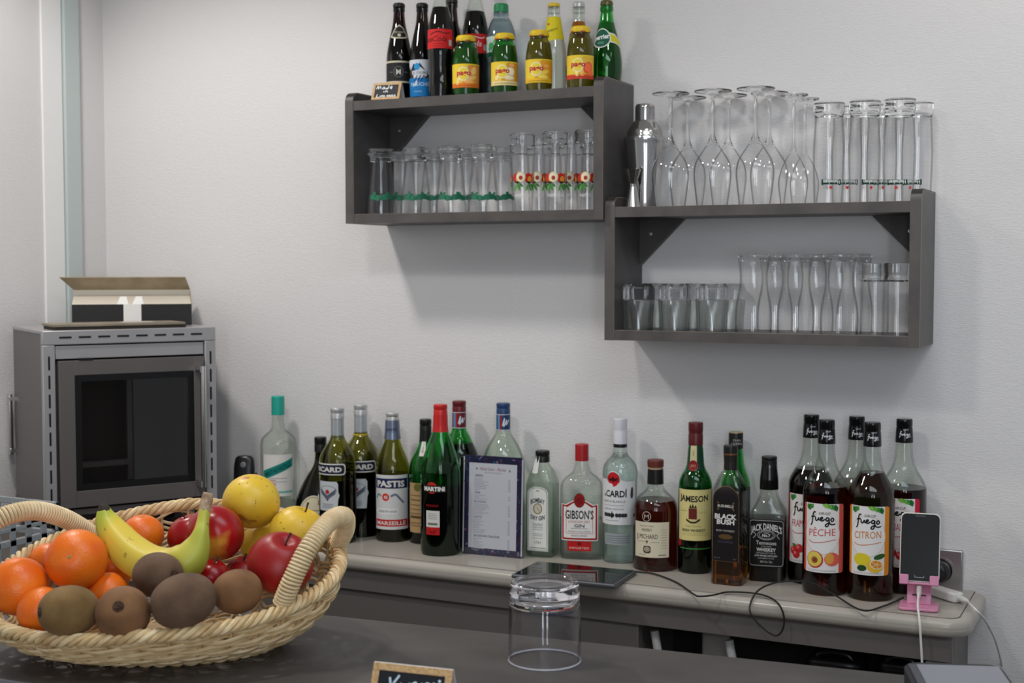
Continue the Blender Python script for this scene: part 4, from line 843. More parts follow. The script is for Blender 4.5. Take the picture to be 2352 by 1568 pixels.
for s_ in ([(-50, -16), (-44, 4), (-38, -8)], [(-28, -22), (-40, -2), (-44, 14)], [(-22, -6), (-22, 10), (-12, 10), (-10, -4)], [(-2, -8), (-2, 12)], [(2, -4), (10, -10), (14, -8)], [(20, 0), (28, -10), (18, 8), (26, 12)], [(34, 4), (36, -10), (44, -8), (44, 10)], [(54, -14), (50, 10)], [(60, -4), (60, 10)]):
    p.stroke([(x, y-24) for x, y in s_], 5, (186, 206, 216), 1)
p.ell(66, -42, 3.4, 3.4, (186, 206, 216), 1)
P = atD(955, 1530, 1.25)
tent('chalkboard tent sign with raffia frame at the bar front edge', (P.x, P.y-.022, Z_BAR), .12, .08, P.z-Z_BAR, .045, p, .00043)

# ================================================================== GLASSWARE
GW = thin_glass('ware', rgb(255, 255, 255), edge=.4, refl=.028); GS_ = glass('solid', rgb(252, 253, 253), 1.47); GT = thin_glass('tumbler', rgb(253, 254, 253), edge=.35, keep=.3)
def inverted(b, out_px, wall, base_v, gl, n=32, sec=None, name='glass_body'):
    """out_px from rim (z=0) up to the base; base_v: height where the hollow ends"""
    out = fillet(b.prof(out_px)); zi = b.z(base_v); b.out = sorted(out, key=lambda q: q[1]); b.sec = sec
    inn = [(r-wall, z) for r, z in out if z < zi-.004]; ri = interp(b.out, zi)-wall
    inn += [(ri*.96, zi-.002), (ri*.8, zi)]
    m = MB().loft([(0, zi)]+inn[::-1]+out+[(0, out[-1][1])], n, sec)
    m.M = [1 if min(m.V[i].z for i in f) > zi-.0045 else 0 for f in m.F]
    return m.build(name, [gl, GS_], b.root, angle=50)
def G(name, label, u, Y, zb, top, group, cat='glass', rot=0): return Vessel(name, label, cat, group, u, Y, zb, top+70, rot)
ZW, ZI, ZJ = LS['zsh'], US['zi'], LS['zi']
# upturned wine glasses
def wine(label, u, Y, small=False):
    b = G('wine_glass', label, u, Y, ZW, 230, 'upturned wine glasses on the lower shelf')
    k = 1/b.mpp
    if not small:
        O = [(.0300, 0), (.0345, .035), (.0375, .062, .02), (.034, .086, .02), (.012, .118, .012), (.0042, .135, .01), (.0033, .16), (.0034, .205), (.0055, .214, .006), (.036, .2195, .004), (.0365, .2215, .001), (.0355, .2225)]; zi = .122
    else:
        O = [(.0235, 0), (.0275, .03), (.0285, .045, .02), (.022, .072, .016), (.007, .098, .01), (.0034, .112, .008), (.003, .13), (.0031, .19), (.005, .199, .005), (.026, .204, .003), (.0265, .206, .001), (.026, .207)]; zi = .1
    out = fillet(O); w_ = .0009
    inn = [(max(r-w_, .001), z) for r, z in out if z < zi-.006]+[(.004, zi-.003), (.0015, zi-.0008)]
    m = MB().loft([(0, zi)]+inn[::-1]+out+[(0, out[-1][1])], 36); m.M = [1 if min(m.V[i].z for i in f) > zi-.0005 else 0 for f in m.F]
    m.build('glass_body', [GW, GS_], b.root, angle=60); return b
ordw = ('first', 'second', 'third')
for i, u in enumerate((1540, 1637, 1735)): wine('large upturned wine glass, %s in the front row from the shaker' % ordw[i], u, 2.523)
for i, u in enumerate((1580, 1673, 1767)): wine('large upturned wine glass, %s in the back row from the shaker' % ordw[i], u, 2.601)
wine('small upturned wine glass in front, next to the beer glasses', 1823, 2.53, True); wine('small upturned wine glass behind, next to the beer glasses', 1849, 2.6, True)
# upturned beer glasses with banner print
STAR = lambda x, y, r: [(x+(r if k % 2 == 0 else r*.42)*math.sin(k*PI/5), y-(r if k % 2 == 0 else r*.42)*math.cos(k*PI/5)) for k in range(10)]
def beerglass(label, u, Y, top, du):
    b = G('beer_glass', label, u, Y, ZW, 238, 'upturned beer glasses on the lower shelf')
    k = .0305/31/b.mpp*31; m = lambda r, z, f=0: (r/b.mpp, (z,), f/b.mpp) if f else (r/b.mpp, (z,))
    hh = .187
    inverted(b, [m(.0265, 0), m(.0285, .06), m(.0292, .1), m(.0262, .15, .02), m(.0262, .164, .004), m(.0286, .172, .004), m(.0286, hh, .002), m(.026, hh+.0008)], .0018, 264, GW, 36)
    p = Print(flip=True); p.poly([(-24, -6), (-20, -8), (-20, -6), (20, -6), (20, -8), (24, -6), (24, 5), (20, 7), (20, 5), (-20, 5), (-20, 7), (-24, 5)], (30, 62, 48), 0).text('Heineken', 0, 0, 8, (222, 226, 222), 1, wd=40, bold=.03).poly(STAR(2, -13, 6), (204, 40, 36), 1)
    b.label(p, u+du, 417, ('banner', 'lettering'))
    return b
for i, u in enumerate((1904, 1986, 2066)): beerglass('tall upturned beer glass with green banner, %s in the front row' % ordw[i], u, 2.53, 238, (8, 18, -4)[i])
for i, u in enumerate((1946, 2026, 2107)): beerglass('tall upturned beer glass with green banner, %s in the back row' % ordw[i], u, 2.602, 240, (4, 6, -12)[i])
# conical tumblers, upper shelf
def conical(label, u, Y):
    b = G('conical_glass', label, u, Y, ZI, 345, 'upturned conical glasses in the upper shelf'); m = lambda r, z, f=0: (r/b.mpp, (z,), f/b.mpp) if f else (r/b.mpp, (z,))
    inverted(b, [m(.0335, 0), m(.0328, .02), m(.0228, .118, .008), m(.0235, .126, .003), m(.0315, .13, .003), m(.0222, .136, .004), m(.029, .141, .003), m(.02, .1415)], .0022, 368, GW, 36)
    p = Print(); GR = (40, 112, 84)
    for (x, y, rx, ry) in ((-24, 0, 10, 6), (-12, 2, 9, 7), (-20, -8, 4, 4), (6, 0, 11, 7), (18, -2, 8, 6), (12, -9, 4, 4), (28, 2, 8, 5), (-4, 4, 6, 4)): p.ell(x, y, rx, ry, GR, 0, n=10)
    b.label(p, u+4, 452, ('green_print', 'green_print')); return b
for i, u in enumerate((875, 955, 1036, 1110)): conical('upturned conical glass with green print, %s in the front row' % ('first', 'second', 'third', 'fourth')[i], u, 2.512)
for i, u in enumerate((925, 998, 1070, 1150)): conical('upturned conical glass with green print, %s in the back row' % ('first', 'second', 'third', 'fourth')[i], u, 2.598)
# peach print tumblers
def peach(label, u, Y, full=True):
    b = G('fruit_print_glass', label, u, Y, ZI, 335, 'upturned fruit print glasses in the upper shelf'); m = lambda r, z, f=0: (r/b.mpp, (z,), f/b.mpp) if f else (r/b.mpp, (z,))
    inverted(b, [m(.0212, 0), m(.0265, .138, .006), m(.0262, .142, .003), m(.0268, .158, .003), m(.024, .1605)], .0018, 354, GW, 36)
    p = Print()
    for x in (-42, -14, 14, 42):
        if abs(x) == 14 or full: p.ell(x, 0, 10, 11, (200, 40, 30), 0).ell(x+4, 3, 6, 7, (226, 150, 60), 1).poly([(x-8, 8), (x+6, 12), (x+10, 8), (x+2, 14)], (40, 50, 20), 2)
        leaf(p, x+2, 12, 1.2, 20, 3.4, (60, 140, 50), 0); leaf(p, x, 14, 1.9, 18, 3.2, (84, 160, 66), 0); leaf(p, x+5, 12, .7, 14, 3, (50, 120, 46), 0)
    p.ell(-4, -2, 11, 12, (226, 206, 160), 3).ell(-4, -2, 9, 10, (236, 226, 196), 4).ell(-4, 0, 4.5, 5, (170, 60, 40), 5)
    b.label(p, u, 408, ('fruit_print', 'fruit_print'))
    p = Print(flip=True); p.text('MONIN', 0, 0, 8, (226, 226, 226), 1, wd=40); b.label(p, u+2, 448, ('lettering', 'lettering'))
for i, u in enumerate((1200, 1275, 1349)): peach('upturned tumbler with red fruit print, %s in the front row' % ordw[i], u, 2.512)
for i, u in enumerate((1238, 1312)): peach('upturned tumbler with red fruit print, %s in the back row' % ordw[i], u, 2.598)
# chunky tumblers, lower shelf
def chunky(label, u, Y):
    b = G('chunky_tumbler', label, u, Y, ZJ, 655, 'thick tumblers in the lower shelf', rot=.2)
    m = lambda r, z, f=0: (r/b.mpp, (z,), f/b.mpp) if f else (r/b.mpp, (z,))
    def sc(z): t = max(0, min(1, (z-.02)/.05)); return (1, 1, 2+2.5*t)
    inverted(b, [m(.029, 0), m(.0295, .03), m(.0305, .06, .01), m(.0305, .085, .008), m(.025, .0925, .004)], .0045, 686, GT, 40, sc)
for i, u in enumerate((1466, 1549, 1635)): chunky('thick squared glass tumbler, %s in the front row' % ordw[i], u, 2.519)
for i, u in enumerate((1508, 1591, 1674)): chunky('thick squared glass tumbler, %s in the back row' % ordw[i], u, 2.604)
def tulip(label, u, Y):
    b = G('tulip_glass', label, u, Y, ZJ, 600, 'waisted glasses in the lower shelf'); m = lambda r, z, f=0: (r/b.mpp, (z,), f/b.mpp) if f else (r/b.mpp, (z,))
    inverted(b, [m(.0345, 0), m(.0355, .02, .01), m(.0345, .05, .02), m(.027, .085, .02), m(.026, .11, .02), m(.0305, .1445, .008), m(.0305, .148, .002), m(.028, .1495)], .0018, 598, GW, 36)
for i, u in enumerate((1731, 1828, 1928)): tulip('waisted clear glass, %s in the front row of the lower shelf' % ordw[i], u, 2.525)
for i, u in enumerate((1780, 1873, 1964)): tulip('waisted clear glass, %s in the back row of the lower shelf' % ordw[i], u, 2.6)
def slim(label, u, Y):
    b = G('slim_tumbler', label, u, Y, ZJ, 620, 'slim tumblers in the lower shelf'); m = lambda r, z, f=0: (r/b.mpp, (z,), f/b.mpp) if f else (r/b.mpp, (z,))
    inverted(b, [m(.0262, 0), m(.0252, .1), m(.0232, .1085, .003), m(.0238, .115, .003), m(.0245, .131, .002), m(.022, .1325)], .0018, 644, GW, 36)
slim('slim thick-based tumbler beside the waisted glasses', 2009, 2.535); slim('slim thick-based tumbler against the shelf side', 2060, 2.515)
# cocktail shaker, jigger
STL = mat('polished_steel', rgb(200, 198, 196), .14, 1)
b = Vessel('cocktail_shaker', 'polished steel cocktail shaker beside the wine glasses', 'shaker', None, 1481, 2.57, ZW, 360)
b.part('body', [(30, 'b', 2), (34, 440), (47, 332, 3), (49, 322, 2), (48, 316)], STL, 40); b.part('dome', [(46, 318), (41.5, 314, 2), (40, 300, 8), (28, 282, 10), (23, 277)], STL, 40); b.part('cap', [(22.5, 278), (22.5, 246, 3), (20, 240, 2), (15, 239)], STL, 32)
b = Vessel('jigger', 'small steel hourglass jigger at the shelf end', 'jigger', None, 1453, 2.515, ZW, 430)
ou = fillet(b.prof([(18.5, 'b'), (8.6, 428, 3), (8.6, 423, 3), (20.5, 389)])); MB().loft([(0, .03)]+[(ou[1][0]-.001, .029), (ou[0][0]-.0008, .0005)]+ou+[(ou[-1][0]-.0008, ou[-1][1]-.0002), (ou[-2][0]-.001, ou[-2][1]+.006), (0, ou[-2][1]+.005)], 32).build('measure', STL, b.root)
MB().tube([(b.mpp*8.9*math.cos(k*PI/12), b.mpp*8.9*math.sin(k*PI/12), b.z(425.5)) for k in range(24)], .0007, 6, True).build('waist_ring', STL, b.root)
# plastic tumbler on the bar
b = Vessel('plastic_tumbler', 'clear plastic tumbler upside down on the bar', 'tumbler', None, 1251, 1.306, Z_BAR, 1440)
m = lambda r, z, f=0: (r/b.mpp, (z,), f/b.mpp) if f else (r/b.mpp, (z,))
GP = thin_glass('plastic', rgb(254, 254, 255), edge=.5, refl=.022)
out = fillet([(.0397, 0, .0006), (.0386, .058), (.0376, .063, .002), (.0378, .080, .006), (.0365, .0865, .004), (.031, .0885, .002), (.029, .0865, .002), (.02, .0858)]); w_ = .0016
inn = [(r-w_, z) for r, z in out if z < .06]+[(.034, .066), (.029, .0695), (.02, .0705)]
MBt = MB().loft([(0, .0708)]+inn[::-1]+[(out[0][0]-w_/2, -.0)]+out+[(0, .0856)], 64)
MBt.M = [1 if min(MBt.V[i].z for i in f) > .0595 else 0 for f in MBt.F]; MBt.build('tumbler_body', [GP, glass('plastic_solid', rgb(248, 248, 254), 1.49)], b.root, angle=50)
MB().tube([(.039*math.cos(k*PI/32), .039*math.sin(k*PI/32), .0011) for k in range(64)], .0011, 8, True).build('rim', mat('plastic_rim', rgb(230, 230, 236), .08, trans=.6), b.root)
b.out = sorted(out, key=lambda q: q[1]); p = Print(flip=True); p.text('ORIGINAL DRINK', 0, 0, 7, (36, 40, 70), 1, wd=84).rect(-40, 9, 40, 11, (180, 40, 50), 1); b.label(p, 1286, 1412, ('lettering', 'lettering'))

# ================================================================== SMALL THINGS ON THE SIDEBOARD
# framed drinks menu in an acrylic stand
bl, br = atZ(1060, 1270, Z_CNT), atZ(1200, 1283, Z_CNT); wv = br-bl; mw = wv.length; ma = math.atan2(wv.y, wv.x)
mh = (atY(1064, 1046, bl.y+.005).z-Z_CNT); tl = .04
mn = thing('menu_stand', 'printed drinks menu in a clear acrylic stand against the bottles', 'menu', ((bl.x+br.x)/2, (bl.y+br.y)/2, Z_CNT), ma)
Mx = Matrix.Rotation(-tl, 4, 'X'); AC = thin_glass('acrylic', rgb(250, 251, 252))
MB().box(-mw/2, -.0015, .003, mw/2, -.0003, mh/math.cos(tl)).move(Mx).build('acrylic_front', AC, mn, smooth=False)
MB().box(-mw/2, .0022, .003, mw/2, .0034, mh/math.cos(tl)).move(Mx).build('acrylic_back', AC, mn, smooth=False)
MB().box(-mw/2, -.0015, .0005, mw/2, .014, .003).build('acrylic_foot', AC, mn, smooth=False)
LH = mh/math.cos(tl)
card = MB().box(-mw/2+.002, .0002, .004, mw/2-.002, .0018, LH-.002).move(Mx).build('menu_card', ink((226, 224, 228)), mn, smooth=False)
p = Print(); k_ = mw/143; R_ = random.Random(3)
p.rect(-67, -107, 67, 107, (40, 40, 70), 1)
for i in range(120):
    e_ = R_.random(); x, y = (R_.uniform(-64, 64), R_.choice((-1, 1))*R_.uniform(93, 104)) if e_ < .5 else (R_.choice((-1, 1))*R_.uniform(58, 64), R_.uniform(-98, 98))
    c = R_.choice(((92, 40, 66), (120, 44, 70), (44, 100, 140), (60, 48, 90), (30, 44, 84), (150, 120, 150)))
    leaf(p, x, y, R_.uniform(0, 6.28), R_.uniform(4, 9), R_.uniform(1, 2.6), c, 2+i % 2)
p.rect(-56, -91, 56, 92, (226, 224, 228), 5).text('Hôtel Saint - Martial', 0, -79, 7, (150, 44, 66), 6, wd=60, shear=.3).text('CARTE DES BOISSONS', 0, -71, 3, (120, 120, 130), 6, wd=40)
yy = -64
for head, n_ in (('BIÈRES', 8), ('VINS', 3), ('ALCOOLS', 7), ('SOFTS', 9), ('BOISSONS CHAUDES', 8)):
    p.text(head, -44+len(head)*2.0, yy, 4.6, (96, 100, 112), 6, bold=.02); yy += 6.2
    for j in range(n_):
        p.rect(-44, yy-.6, -44+R_.uniform(10, 36), yy+.6, (176, 176, 184), 6).rect(36, yy-.7, 41, yy+.7, (160, 160, 170), 6); yy += 3.55
    yy += 2.2
p.stroke([(-40, -78), (-37, -80), (-38, -76)], 1.6, (60, 60, 70), 6).stroke([(38, -80), (40, -76), (37, -76)], 1.6, (60, 60, 70), 6)
p.build(lambda x, y, off: Mx @ Vector((x*k_, .0001-off*.9, LH/2+.001-y*k_)), card, ('menu_print', 'menu_print'), off=.00002, step=.00003)
# tablet
c4 = [atZ(1178, 1313, .884), atZ(1418, 1337, .884), atZ(1450, 1303, .884), atZ(1240, 1279, .884)]; cc = sum(c4, Vector())/4; ta = math.atan2((c4[1]-c4[0]).y, (c4[1]-c4[0]).x)
tb = thing('tablet', 'grey tablet with black glass screen lying over the sideboard edge', 'tablet', (cc.x, cc.y, Z_CNT), ta)
bev(MB().box(-.108, -.068, .0008, .108, .064, .0088).build('case', mat('tablet_grey', rgb(104, 106, 112), .35, .4), tb), .003, 3)
MB().box(-.103, -.063, .0088, .103, .059, .0094).build('screen', mat('screen_black', rgb(10, 11, 12), .04, spec=.6), tb, smooth=False)
# black charging cable with its loop over the edge
pts = [atZ(u, v, Z_CNT+.003) for u, v in ((1434, 1311), (1470, 1313), (1505, 1318), (1554, 1337), (1590, 1362))]+[atZ(1606, 1369, Z_CNT+.0035), atZ(1640, 1366, Z_CNT+.004), atZ(1675, 1359, Z_CNT+.004), atZ(1744, 1364, Z_CNT+.005)]
pts += [atY(u, v, 2.389-q) for u, v, q in ((1785, 1383, 0), (1801, 1418, .003), (1795, 1450, .006), (1776, 1458, .008), (1740, 1430, .006), (1722, 1398, .004))]
pts += [atY(u, v, y) for u, v, y in ((1738, 1359, 2.41), (1776, 1339, 2.435), (1820, 1334, 2.448), (1865, 1339, 2.452), (1914, 1364, 2.445))]+[atZ(u, v, Z_CNT+z) for u, v, z in ((1979, 1401, .004), (2031, 1391, .004), (2075, 1372, .004))]
cbl = thing('charging_cable', 'thin black charging cable looping over the sideboard edge', 'cable', pts[0])
MB().tube([q-pts[0] for q in catmull(pts, 8)], .0017, 8).build('wire', mat('cable_black', rgb(24, 24, 25), .45), cbl)
dv = (pts[1]-pts[0]).normalized(); MB().tube([-dv*.004, dv*.006, dv*.016, dv*.022], [.0034, .0034, .003, .0018], 10).build('plug', mat('cable_black', 0), cbl)
# phone on pink stand
PK = mat('pink_plastic', rgb(214, 140, 172), .35); PKc = Vector((-.383, 2.462, Z_CNT)); pa = .12
sd = thing('phone_stand', 'pink plastic folding phone stand at the sideboard end', 'stand', PKc, pa)
def rrect(hw, hy, r, z, n=4):
    P = []
    for cx, cy, a0 in ((hw-r, -hy+r, -90), (hw-r, hy-r, 0), (-hw+r, hy-r, 90), (-hw+r, -hy+r, 180)): P += [(cx+r*math.cos(math.radians(a0+k*90/n)), cy+r*math.sin(math.radians(a0+k*90/n)), z) for k in range(n+1)]
    return P
bev(MB().prism(rrect(.034, .03, .008, .001), (0, 0, .005)).build('base', PK, sd), .0015, 2)
tlm = Matrix.Translation((0, .006, .008)) @ Matrix.Rotation(-.42, 4, 'X')
bev(MB().box(-.021, -.0025, -.003, .021, .0025, .05).move(tlm).build('arm', PK, sd), .0015); MB().box(-.012, -.0032, .012, .012, -.002, .0145).move(tlm).build('slot', mat('slot_dark', rgb(60, 24, 36), .6), sd, smooth=False)
# cradle: back plate, shelf, two hooks
cr = Matrix.Translation((0, -.004, .047)) @ Matrix.Rotation(-.3, 4, 'X')
cm = MB().box(-.027, .0058, .0, .027, .009, .05); cm.box(-.033, -.006, -.004, .033, .009, 0); cmo = bev(cm.move(cr).build('cradle', PK, sd), .001)
for sx in (-1, 1): bev(MB().box(sx*.026-.008, -.0085, -.005, sx*.026+.008, -.005, .013).move(cr).build('hook', PK, sd), .002, 3)
fn = thing('smartphone', 'white framed smartphone with dark screen leaning on the pink stand', 'phone', PKc, pa)
FM = cr @ Matrix.Translation((0, .0005, .0006))
hwp, hp = .0345, .124
prp = [(x, y, z) for x, z, y in rrect(hwp, hp/2, .009, -.004)]
bev(MB().prism([(x, y, z+hp/2) for x, y, z in prp], (0, .0082, 0)).move(FM).build('body', mat('phone_white', rgb(216, 214, 204), .25), fn), .0012, 2)
MB().prism([(x*.95, y-.0006, (z)*.965+hp/2) for x, y, z in prp], (0, .0007, 0)).move(FM).build('screen', mat('phone_glass', rgb(20, 22, 25), .06, spec=.6), fn, smooth=False)
p = Print(); p.text('SAMSUNG', 0, -74, 4, (110, 112, 116), 1, wd=22).rect(-11, 70, 11, 71.4, (150, 150, 154), 1).rect(-11, 66, -9.8, 71, (150, 150, 154), 1).rect(9.8, 66, 11, 71, (150, 150, 154), 1).lines(-31, -25, (66, 69), .9, (120, 120, 124)).stroke([(25, 66), (30, 66), (30, 69), (26, 69)], .9, (120, 120, 124), 1)
p.build(lambda x, y, off: FM @ Vector((x*.00076, -.0047-off, hp/2-y*.00076)), fn, ('lettering', 'lettering'))
WC = mat('cable_white', rgb(226, 224, 218), .4)
s0 = Matrix.Translation(PKc) @ Matrix.Rotation(pa, 4, 'Z') @ cr @ Vector((0, .002, -.0045)); 
w1 = [s0, s0+Vector((0, -.002, -.012)), atY(2108, 1390, 2.415), atY(2112, 1425, 2.386), atY(2115, 1470, 2.38), atY(2118, 1525, 2.38), atY(2120, 1600, 2.385), Vector((atY(2122, 1600, 2.39).x, 2.4, .35))]
c1 = thing('phone_cable', 'white phone cable hanging from the phone down the sideboard front', 'cable', s0)
MB().tube([q-s0 for q in catmull(w1, 8)], .0021, 8).build('wire', WC, c1); MB().tube([Vector((0, 0, .0)), Vector((0, -.001, -.014)), Vector((0, -.002, -.022))], [.0048, .0046, .0025], 12).build('plug', WC, c1)
# wall socket with plug, white charger
sp_ = Vector((-.371, D_WALL, .905))
sk = thing('wall_socket', 'square steel wall socket behind the phone stand', 'socket', sp_)
bev(MB().box(-.041, -.009, -.041, .041, -.0005, .041).build('cover_plate', mat('satin_steel', rgb(176, 172, 172), .28, .8), sk), .003, 3)
RX90 = Matrix.Rotation(PI/2, 4, 'X')
MB().loft([(.0225, .009), (.0265, .009), (.0265, .0105), (.0225, .0105), (.0225, .009)], 40).move(RX90).build('socket_ring', mat('satin_steel', 0), sk)
MB().loft([(0, .0092), (.0225, .0092), (.0225, .0096), (0, .0096)], 40).move(RX90).build('socket_insert', BLK, sk)
bp = thing('plug', 'round black mains plug sitting in the wall socket', 'plug', sp_+Vector((0, -.0098, 0)))
MB().loft(fillet([(.0205, 0), (.0205, .018, .003), (.015, .028, .004), (0, .03)]), 32).move(RX90).build('plug_body', BLK, bp)
q0, q1 = atZ(2140, 1352, Z_CNT+.011), atZ(2203, 1374, Z_CNT+.009); dq = (q1-q0); aq = math.atan2(dq.y, dq.x)
ct = thing('usb_charger', 'white slim charger block with cable lying by the socket', 'charger', (q0.x, q0.y, Z_CNT), aq)
bev(MB().box(-.03, -.012, .001, dq.length, .012, .019).build('charger_body', WC, ct), .004, 3)
L0 = Vector((dq.length, 0, .01)); Wq = lambda u, v, Y: Matrix.Rotation(-aq, 4, 'Z') @ (atY(u, v, Y)-Vector((q0.x, q0.y, Z_CNT)))
MB().tube([L0-Vector((.002, 0, 0)), L0+Vector((.014, 0, -.001)), L0+Vector((.024, 0, -.002))], [.0055, .005, .0025], 12).build('cable_plug', WC, ct)
WX = lambda u, v, X: Wl(CAM+ray(u, v)*((X-CAM.x)/ray(u, v).x)); Wl = lambda P: Matrix.Rotation(-aq, 4, 'Z') @ (P-Vector((q0.x, q0.y, Z_CNT)))
MB().tube(catmull([L0+Vector((.02, 0, -.002)), Wl(atZ(2243, 1402, Z_CNT+.009)), WX(2264, 1426, -.272), WX(2286, 1470, -.264), WX(2300, 1520, -.258), WX(2308, 1580, -.255), WX(2310, 1700, -.252), WX(2310, 1900, -.25)], 8), .0021, 8).build('wire', WC, ct)
# payment terminal at the bar's far right
P = atD(2226, 1556, 1.262); tm = thing('payment_terminal', 'black device with glossy grey screen at the bar edge, lower right corner', 'terminal', (P.x, P.y, Z_BAR), YAW-.1)
pr = [(x, y, 0) for x, y, _ in rrect(.048, .075, .014, 0)]
mt = MB().prism([(x, y, .001) for x, y, _ in pr], (0, 0, .02)); mt.V = [Vector((v.x, v.y, v.z+(.012*(v.y+.075)/.15 if v.z > .01 else 0))) for v in mt.V]
bev(mt.build('housing', mat('soft_black', rgb(34, 35, 40), .5), tm), .004, 3)
ms = MB().box(-.036, -.05, .0212, .043, .064, .0222); ms.V = [Vector((v.x, v.y, v.z+.012*(v.y+.075)/.15)) for v in ms.V]; ms.build('screen', mat('grey_screen', rgb(120, 122, 128), .12), tm, smooth=False)
ms = MB().box(-.044, -.05, .0212, -.0365, .064, .0222); ms.V = [Vector((v.x, v.y, v.z+.012*(v.y+.075)/.15)) for v in ms.V]; ms.build('bezel_strip', mat('dark_strip', rgb(60, 62, 68), .3), tm, smooth=False)

# ================================================================== FRUIT BASKET
bc = Vector((-.995, 1.175, Z_BAR)); ba = math.radians(29.4); MI = (Matrix.Translation(bc) @ Matrix.Rotation(ba, 4, 'Z')).inverted()
bk = thing('fruit_basket', 'oval woven wicker basket with two wrapped handles on the bar', 'basket', bc, ba)
WK = [noise_mat('wicker_%d' % i, rgb(*a), rgb(*b_), 60, .42, .2, 260, bdist=.0006) for i, (a, b_) in enumerate((((206, 174, 126), (224, 196, 150)), ((190, 156, 108), (212, 182, 134)), ((214, 186, 140), (232, 208, 166))))]
A1, B1, A0, B0 = .196, .15, .118, .074
def wallp(t, s, off=0):
    f = math.sin(min(s, 1.06)*PI/2)**.85 if s > 0 else 0
    a, b_ = A0+(A1-A0)*f+off, B0+(B1-B0)*f+off
    y = b_*math.sin(t); z = (.091+.28*B1*math.sin(t)+.12*A1*min(0, math.cos(t)))*max(s, 0)**1.25
    return Vector((-.008+a*math.cos(t), y, .004+z))
NT = 300; NS = 38
rows = 22
for i in range(rows):
    s = .05+.87*i/(rows-1); ph_ = (i//3)*PI; P = []
    for k in range(NT):
        t = 2*PI*k/NT; w_ = NS/2*t+ph_
        P.append(wallp(t, s-.028*math.cos(w_), .0034*math.sin(w_)))
    MB().tube(P, [.0021, .0019, .002][i % 3], 6, True).build('weave_strand', WK[i % 3], bk)
for k in range(NS):
    t = 2*PI*(k+.5)/NS
    MB().tube([wallp(t, s_) for s_ in (0, .2, .4, .6, .8, .97)], .0021, 6).build('stake', WK[1], bk)
for nm, s_, cnt, tw, rad, rs in (('rim_braid', .985, 4, 30, .0056, .0031), ('foot_braid', .03, 2, 24, .0034, .003)):
    for j in range(cnt):
        P = []
        for k in range(400):
            t = 2*PI*k/400; a = tw*t+2*PI*j/cnt; c = wallp(t, s_, rad*math.cos(a)); P.append(c+Vector((0, 0, rad*.85*math.sin(a))))
        MB().tube(P, rs, 7, True).build(nm, WK[(j+1) % 3], bk)
for i in range(7):
    f = (i+.7)/7.2; MB().tube([(-.008+A0*f*math.cos(2*PI*k/60), B0*f*math.sin(2*PI*k/60), .0045+.001*(k % 2)) for k in range(60)], .0042, 6, True).build('base_ring', WK[1], bk)
def handle(px):
    P = catmull([MI @ atD(*q) for q in px], 14); h = MB().tube(P, .0078, 10).build('handle', WK[1], bk)
    Ln = [0]
    for a, b_ in zip(P, P[1:]): Ln.append(Ln[-1]+(b_-a).length)
    tot = Ln[-1]; pit = .0037; n = int(tot/pit*14); V = []; nv = None; j = 0
    for i in range(n+1):
        q = tot*i/n
        while j < len(P)-2 and Ln[j+1] < q: j += 1
        tt = (q-Ln[j])/(Ln[j+1]-Ln[j]); c = P[j].lerp(P[j+1], tt); T = (P[min(j+2, len(P)-1)]-P[max(j-1, 0)]).normalized()
        nv = T.orthogonal().normalized() if nv is None else (nv-T*nv.dot(T)).normalized(); bv = T.cross(nv); a = 2*PI*i/14
        V.append(c+(nv*math.cos(a)+bv*math.sin(a))*.0092)
    MB().tube(V, .0019, 6).build('wrapping', WK[2], h)
    for e_, d_ in ((P[0], P[0]-P[3]), (P[-1], P[-1]-P[-4])):   # bound ends tucked into the rim
        d_ = d_.normalized()
        for sgn in (-1, 0, 1):
            sd_ = d_.cross(Vector((0, 0, 1))).normalized()*sgn*.006
            MB().tube([e_+sd_*.6, e_+d_*.012+sd_, e_+d_*.026-sd_*.5], .0024, 6).build('binding', WK[2], h)
handle([(648, 1388, 1.42), (672, 1330, 1.415), (712, 1252, 1.425), (758, 1196, 1.455), (790, 1186, 1.495), (793, 1214, 1.53), (778, 1246, 1.55)])
handle([(-75, 1330, 1.47), (-48, 1235, 1.45), (0, 1190, 1.45), (75, 1172, 1.475), (140, 1187, 1.51), (186, 1211, 1.54), (214, 1232, 1.56)])

